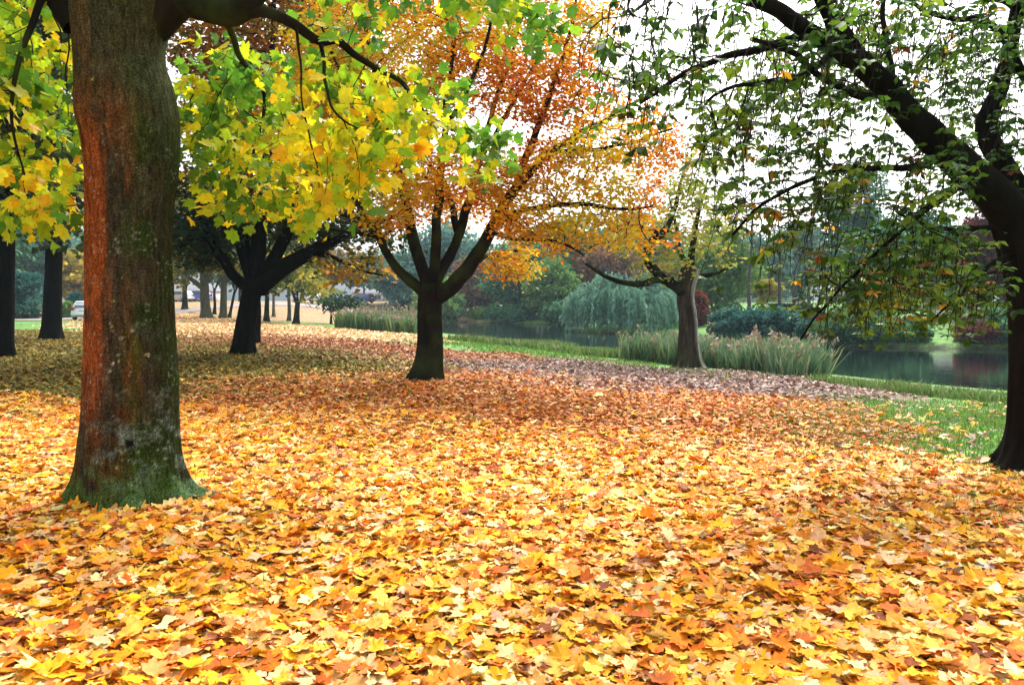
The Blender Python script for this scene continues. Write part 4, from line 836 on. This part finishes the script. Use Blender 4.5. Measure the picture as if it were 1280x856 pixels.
for (lab, px, Y, yt, wpx, pal, seed, c0) in [
    ('yellow leaved tree beyond the silver car', 95, 105, 312, 46, [(.20, .20, .04), (.45, .34, .04), (.55, .44, .05)], 741, .12), ('grey green tree behind the rhododendron thicket', 55, 112, 270, 100, FBL, 742, .1), ('dark green tree behind the left edge trunk', -20, 105, 220, 130, FG1, 743, .1),
    ('hazy tree right of the stout grey trunk in the distance', 300, 135, 300, 90, FBL+FG2[:1], 744, .25), ('hazy ochre tree in the distance above the leafy slope', 390, 138, 305, 90, [(.14, .12, .05), (.28, .2, .06), (.34, .2, .07)], 745, .3), ('hazy green tree in the distance left of the reed clump', 455, 140, 318, 80, FBL, 746, .35), ('dusky tree in the distance behind the farthest dark trunk', 215, 138, 280, 100, FG1, 747, .3), ('tall hazy tree behind the foreground maple trunk', 150, 130, 240, 120, FG2, 748, .2)]:
    w = wpx*Y/FPX; clump_tree('distant_tree', lab, 'tree', at_px(px, Y), hpx(px, Y, yt), w, pal, seed, .0045*Y, 80, 75, c0, 'oval', group=GL)

# weeping willow
rg = np.random.default_rng(750); Yw = 72; bx, by = at_px(782, Yw); bw_ = np.array([bx, by, TZ(bx, by)]); hw_ = hpx(782, Yw, 345)
root = thing('weeping_willow', 'grey green weeping willow dome on the point in the pond', 'tree', bw_)
pts = smooth_line([bw_-np.array([0, 0, .3]), bw_+np.array([.1, 0, hw_*.3]), bw_+np.array([.2, 0, hw_*.6])], .4); v, f = tube(pts, np.linspace(.42, .25, len(pts)), 14, True, trunk_mod(bw_[2], .5, 5, .4, rg)); mesh('trunk', v, f, M_BARK, root, smooth=True)
mb = MB(); lv = MB(); allp = []
for k in range(46):
    a = rg.random()*6.283; rr = rg.uniform(.2, 1.0)**.7*4.5; e = bw_+np.array([math.cos(a)*rr*1.1, math.sin(a)*rr, hw_*(1.0-.60*(rr/4.5)**1.8)+rg.normal(0, .35)])
    pt = smooth_line([pts[-1], .5*(pts[-1]+e)+np.array([0, 0, .6]), e], .4); v, f = tube(pt, np.linspace(.11, .025, len(pt)), 5); mb.add(v, f)
    for q in range(26):
        o = e+rg.normal(0, .42, 3)*np.array([1, 1, .5]); ln = min(rg.uniform(.4, 1.05)*(o[2]-WATER-.1), 3.4); n = max(5, int(ln/.12)); tt = np.linspace(0, 1, n)
        out_ = unit(np.array([math.cos(a), math.sin(a), 0]))*(.2+.9*rg.random()); allp.append(o+np.outer(np.sqrt(tt), out_)+np.outer(tt**1.3, [0, 0, -ln])+rg.normal(0, .03, (n, 3)))
ap = np.vstack(allp); n = len(ap); st = np.array([(.09, .21, .15), (.17, .34, .24), (.30, .48, .34)]); t = np.clip(.75*vnoise(ap*np.array([1, 1, .25]), .9, 5, 2)+.35*rg.random(n)-.05, 0, .999)*2; i = t.astype(int); w = (t-i)[:, None]
lv.add(*leaf_arrays(L_QUAD, ap, np.stack([rg.normal(0, .25, n), rg.normal(0, .25, n), -np.ones(n)], -1), rg.normal(size=(n, 3)), .26*(1+rg.normal(0, .25, n)).clip(.5, 1.6), st[i]*(1-w)+st[np.minimum(i+1, 2)]*w, rg))
mb.build('branches', M_TWIG, root, True); lv.build('crown', M_FAR, root)

# bare trees
GBT = 'bare trees beyond the pond'
def bare_tree(label, px, Y, yt, wpx, seed):
    rg = np.random.default_rng(seed); x, y = at_px(px, Y); b = np.array([x, y, TZ(x, y)]); h = hpx(px, Y, yt); w = wpx*Y/FPX
    pts = smooth_line([b-np.array([0, 0, .2]), b+np.array([rg.normal(0, .1), 0, h*.25]), b+np.array([rg.normal(0, .3), 0, h*.6]), b+np.array([rg.normal(0, .3), 0, h*.95])], .4)
    return make_tree('bare_tree', label, 'tree', b, (pts, .17*np.linspace(1.1, .2, len(pts)), trunk_mod(b[2], .3, 5, .4, rg), 12), [(pts[len(pts)//4:], .06, .03)], [(b+np.array([0, 0, h*.66]), np.array([w/2, w/2, h*.36]), 1.0)], .42, .72, .6, None, rg, M_FTWIG, GBT, rt=.024, rmax=.1, trop=(0, 0, .45), twig=M_FTWIG, seedfrac=0)
bare_tree('bare purplish tree left of the other bare ones', 938, 74, 225, 70, 761)
bare_tree('bare slim tree second from the left', 975, 78, 240, 55, 762)
bare_tree('bare tree with the thinnest stem, nearest the pale building', 994, 76, 285, 40, 763)
bare_tree('bare leaning tree beside the drooping green twigs', 1012, 80, 250, 60, 764)
clump_tree('yellow_shrub', 'small yellow leaved tree among the bare stems', 'shrub', at_px(960, 82), hpx(960, 82, 348), 3.2, [(.30, .26, .05), (.5, .4, .06), (.55, .45, .12)], 765, .3, 30, 40, .3)
# clipped hedge below the bare trees
rg = np.random.default_rng(770); x0 = P(955, 376, 66)[0]; x1 = P(1012, 376, 66)[0]; n = 9000; hz = TZ(.5*(x0+x1), 66)
p = np.stack([rg.uniform(x0, x1, n), 66+rg.uniform(-.6, .6, n), hz+1.55*rg.random(n)**.7], -1); s = rg.random(n) < .6; p[s, 1] = np.where(rg.random(s.sum()) < .5, 65.4, 66.6)+rg.normal(0, .06, s.sum())
lv = MB(); lv.add(*leaf_arrays(L_PENT, p, rg.normal(size=(n, 3)), rg.normal(size=(n, 3)), np.full(n, .17), pick([((.02, .035, .02), 3), ((.035, .055, .025), 3), ((.06, .05, .03), 1)], n, rg), rg))
mbx = MB().box(x0+.1, x1-.1, 65.55, 66.45, hz-.1, hz+1.4); r_ = thing('hedge', 'dark clipped hedge below the bare trees', 'hedge', (.5*(x0+x1), 66, hz)); mbx.build('stems', M_TWIG, r_); lv.build('foliage', M_FAR, r_)

# ================================================================== BUILDINGS
M_WALL = plain('pale_render', (.52, .54, .58), .8); M_WALL2 = plain('cream_render', (.60, .58, .55), .8); M_GLASS = plain('window_glass', (.05, .07, .10), .1); M_ROOF = plain('grey_roof', (.16, .16, .18), .8); M_WHITE = plain('white_paint', (.78, .78, .78), .6)
def house(name, label, x0, x1, y0, dep, h, nx, nz, wall, gable=False, ww=.55, hh=.5):
    b = np.array([.5*(x0+x1), y0, TZ(.5*(x0+x1), y0)]); r = thing(name, label, 'building', b); z = b[2]
    MB().box(x0, x1, y0, y0+dep, z-.5, z+h).build('wall', wall, r)
    if gable:
        v = [(x0-.3, y0-.3, z+h), (x1+.3, y0-.3, z+h), (x1+.3, y0+dep+.3, z+h), (x0-.3, y0+dep+.3, z+h), (x0-.3, y0+dep/2, z+h+2.2), (x1+.3, y0+dep/2, z+h+2.2)]
        MB().add(v, [[(0, 1, 5, 4), (2, 3, 4, 5)], [(0, 4, 3), (1, 2, 5)]]).build('roof', M_ROOF, r)
    else: MB().box(x0-.2, x1+.2, y0-.2, y0+dep+.2, z+h+.002, z+h+.3).build('roof', M_ROOF, r)
    cw = (x1-x0)/nx; ch = h/nz
    for i in range(nx):
        for k in range(nz):
            cx = x0+(i+.5)*cw; cz = z+(k+.52)*ch; a = cw*ww/2; c = ch*hh/2
            fr = MB().box(cx-a-.07, cx+a+.07, y0-.05, y0-.003, cz-c-.07, cz-c).box(cx-a-.07, cx+a+.07, y0-.05, y0-.003, cz+c, cz+c+.07).box(cx-a-.07, cx-a, y0-.05, y0-.003, cz-c, cz+c).box(cx+a, cx+a+.07, y0-.05, y0-.003, cz-c, cz+c).build('window', M_WHITE, r)
            pn = MB().box(cx-a, cx+a, y0-.02, y0-.004, cz-c, cz+c); o = pn.build('pane', M_GLASS, None); o.parent = fr; o.matrix_parent_inverse.identity(); o.location = tuple(-np.array(b))
    return r
def xpx(px, Y): return P(px, 376, Y)[0]
house('apartment_block', 'pale hazy apartment block seen behind the bare trees', xpx(920, 170), xpx(1008, 170), 170, 12, hpx(960, 170, 335), 5, 2, M_WALL2)
house('office_building', 'pale blue grey building glimpsed through the right drooping twigs', xpx(1150, 105), xpx(1212, 105), 105, 10, hpx(1180, 105, 322), 4, 2, M_WALL)
house('low_house', 'low pale house behind the farthest left trunks', xpx(212, 150), xpx(262, 150), 150, 8, hpx(240, 150, 364), 3, 1, M_WALL2, True)
house('low_house', 'low bluish house above the leafy slope by the reed clump', xpx(440, 160), xpx(492, 160), 160, 8, hpx(470, 160, 366), 4, 1, M_WALL, True)
z = TZ(xpx(1182, 60), 60); yw = P(1182, 389, 60)[2]
r_ = thing('garden_wall', 'low white concrete wall on the lawn across the pond', 'wall', (xpx(1182, 60), 60, z)); MB().box(xpx(1163, 60), xpx(1206, 60), 60, 60.25, z-.3, yw).build('wall', M_WHITE, r_); MB().box(xpx(1162, 60), xpx(1207, 60), 59.95, 60.3, yw+.002, yw+.06).build('coping', M_WALL2, r_)
px_, py_ = at_px(1153, 62); z = TZ(px_, py_); t_ = P(1153, 372, 62)[2]; v, f = tube([(px_, py_, z-.2), (px_, py_, z+.3), (px_, py_, t_-.25), (px_, py_, t_)], [.09, .07, .06, .06], 12)
r_ = thing('marker_post', 'white post on the far bank left of the white wall', 'post', (px_, py_, z)); mesh('pole', v, f, M_WHITE, r_, smooth=True); v, f = tube([(px_, py_, t_+.001), (px_, py_, t_+.04), (px_, py_, t_+.12)], [.09, .09, .02], 12); mesh('cap', v, f, M_WALL2, r_, smooth=True)

# ================================================================== CARS
def car_paint(name, c):
    m, nt, out = new_mat(name); p = node(nt, 'ShaderNodeBsdfPrincipled', Roughness=.35, Metallic=.3); p.inputs['Base Color'].default_value = (*c, 1); p.inputs['Coat Weight'].default_value = .6; nt.links.new(p.outputs[0], out.inputs['Surface']); return m
M_TYRE = plain('tyre_rubber', (.02, .02, .02), .9); M_RIM = plain('alloy', (.5, .5, .52), .35, .8); M_RED = plain('tail_red', (.45, .02, .02), .25); M_CGL = plain('car_glass', (.10, .13, .16), .05); M_PLATE = plain('plate', (.75, .75, .7), .5); M_DARK = plain('dark_plastic', (.03, .03, .03), .6); M_LAMP = plain('lamp_glass', (.6, .6, .62), .15)
def car(label, x, y, rz, paint, group, detail=True):
    """length along +y (front), rear at -y"""
    r = thing('parked_car', label, 'car', (0, 0, 0), group)
    prof = [(-2.02, .35), (-2.08, .55), (-2.05, .80), (-1.98, .98), (-1.80, 1.30), (-1.62, 1.47), (-1.2, 1.53), (-.4, 1.53), (.2, 1.46), (.75, 1.12), (1.05, .98), (1.8, .86), (2.02, .68), (2.08, .45), (2.02, .3), (1.7, .24), (-1.7, .24)]
    secs = []
    for xs, ins in ((-1, 1), (-.94, 0), (.94, 0), (1, 1)):
        s = []
        for yy, zz in prof:
            tum = .86-.20*max(0, (zz-.9))/.6 if zz > .9 else .86-.05*max(0, (.5-zz))
            k = (.955 if ins else 1.0); s.append((np.sign(xs)*(tum if ins else tum*.95), yy*k if ins else yy, zz-(.03 if ins and zz > .9 else 0)))
        secs.append(s)
    secs = [secs[0], secs[1], secs[2], secs[3]]; n = len(prof); v = [q for s in secs for q in s]; f = [(k*n+i, k*n+(i+1) % n, (k+1)*n+(i+1) % n, (k+1)*n+i) for k in range(3) for i in range(n)]
    b = MB().add(v, f); b.add(secs[0], [list(range(n))[::-1]]); b.add(secs[3], [list(range(n))]); b.build('body', paint, r)
    MB().add([(-.66, -2.005, 1.0), (.66, -2.005, 1.0), (.58, -1.70, 1.42), (-.58, -1.70, 1.42)], [(0, 1, 2, 3)]).build('rear_window', M_CGL, r)
    MB().add([(-.60, .30, 1.42), (-.70, .78, 1.135), (.70, .78, 1.135), (.60, .30, 1.42)], [(0, 1, 2, 3)]).build('windscreen', M_CGL, r)
    for s in (-1, 1):
        MB().add([(s*.862, -1.6, 1.0), (s*.862, .55, 1.0), (s*.73, .1, 1.40), (s*.73, -1.4, 1.40)], [(0, 1, 2, 3)]).build('side_window', M_CGL, r)
        MB().box(s*.74-.09, s*.74+.09, -2.10, -1.98, .80, 1.08).build('tail_light', M_RED, r); MB().box(s*.66-.14, s*.66+.14, 1.90, 2.06, .64, .78).build('headlight', M_LAMP, r)
        MB().box(s*.95-.09, s*.95+.09, .52, .64, 1.0, 1.12).build('mirror', M_DARK, r)
        for yw in (-1.3, 1.3):
            a = np.linspace(-.11, .11, 5); v, f = tube([(s*.80+d, yw, .31) for d in a], [.27, .31, .315, .31, .27], 24); w = mesh('wheel', v, f, M_TYRE, r, smooth=True)
            v, f = tube([(s*.80+s*.105, yw, .31), (s*.80+s*.118, yw, .31), (s*.80+s*.125, yw, .31)], [.20, .19, .05], 16); q = mesh('rim', v, f, M_RIM); q.parent = w
    MB().box(-.84, .84, -2.15, -2.03, .34, .62).build('bumper', M_DARK if not detail else paint, r); MB().box(-.26, .26, -2.105, -2.085, .76, .88).build('number_plate', M_PLATE, r)
    r.location = (x, y, TZ(x, y)+.07); r.rotation_euler = (0, 0, rz); return r
GC = 'parked cars'
cx, cy = at_px(113, 65); car('silver hatchback seen from behind, half hidden by the foreground maple trunk', cx, cy, R(12), car_paint('silver_paint', (.62, .66, .72)), GC)
q = G(351, 384); car('small white parked car right of the black many limbed tree', q[0], 112, R(75), car_paint('white_car_paint', (.75, .77, .8)), GC)
car('blue parked car glimpsed left of the stout grey trunk', xpx(246, 112), 112, R(65), car_paint('blue_paint', (.10, .13, .45)), GC)
car('pale parked car at the right flank of the foreground maple', xpx(223, 110), 110, R(65), car_paint('pale_car_paint', (.6, .6, .66)), GC)
car('dark blue parked car above the reed clump', xpx(452, 122), 122, R(60), car_paint('navy_paint', (.06, .07, .22)), GC)

# ================================================================== AIR, LIGHT, CAMERA
m, nt, out = new_mat('air'); vol = nt.nodes.new('ShaderNodeVolumePrincipled'); vol.inputs['Color'].default_value = (.62, .84, 1.0, 1); vol.inputs['Density'].default_value = .0004; nt.links.new(vol.outputs[0], out.inputs['Volume'])
tag(MB().box(-700, 700, -700, 720, -3.4, 34).build('haze', m), 'thin pale autumn haze over the park', 'haze', kind='stuff')

EL, AZ = R(52), R(25)                                        # sun high, ahead and a little right
w = bpy.data.worlds.new('World'); sc.world = w; w.use_nodes = True; nt = w.node_tree; bg = nt.nodes['Background']
sky = nt.nodes.new('ShaderNodeTexSky'); sky.sky_type = 'NISHITA'; sky.sun_disc = False; sky.sun_elevation = EL; sky.sun_rotation = AZ; sky.dust_density = 6; sky.air_density = 1.5; sky.ozone_density = 1
hs = nt.nodes.new('ShaderNodeHueSaturation'); hs.inputs['Saturation'].default_value = .14
nt.links.new(sky.outputs[0], hs.inputs['Color']); nt.links.new(hs.outputs[0], bg.inputs[0]); bg.inputs[1].default_value = .15
sl = bpy.data.lights.new('sun', 'SUN'); sl.energy = 1.5; sl.angle = R(25); sl.color = (1, .94, .84)
so = bpy.data.objects.new('sun', sl); COL.objects.link(so)
from mathutils import Vector
so.rotation_euler = Vector((-math.sin(AZ)*math.cos(EL), -math.cos(AZ)*math.cos(EL), -math.sin(EL))).to_track_quat('-Z', 'Y').to_euler()
cam = bpy.data.cameras.new('camera'); co = bpy.data.objects.new('camera', cam); COL.objects.link(co); sc.camera = co
co.location = tuple(CAM); co.rotation_euler = (math.pi/2-PITCH, 0, 0); cam.sensor_width = 36; cam.lens = 36*FPX/1280; cam.clip_end = 3000; cam.clip_start = .05
vs = sc.view_settings; vs.view_transform = 'Standard'; vs.look = 'None'; vs.exposure = 1.45; vs.gamma = 1; vs.use_curve_mapping = False
cy_ = sc.cycles; cy_.use_denoising = True; cy_.max_bounces = 6; cy_.diffuse_bounces = 3; cy_.transmission_bounces = 3; cy_.volume_bounces = 0; cy_.glossy_bounces = 2; cy_.caustics_reflective = False; cy_.caustics_refractive = False
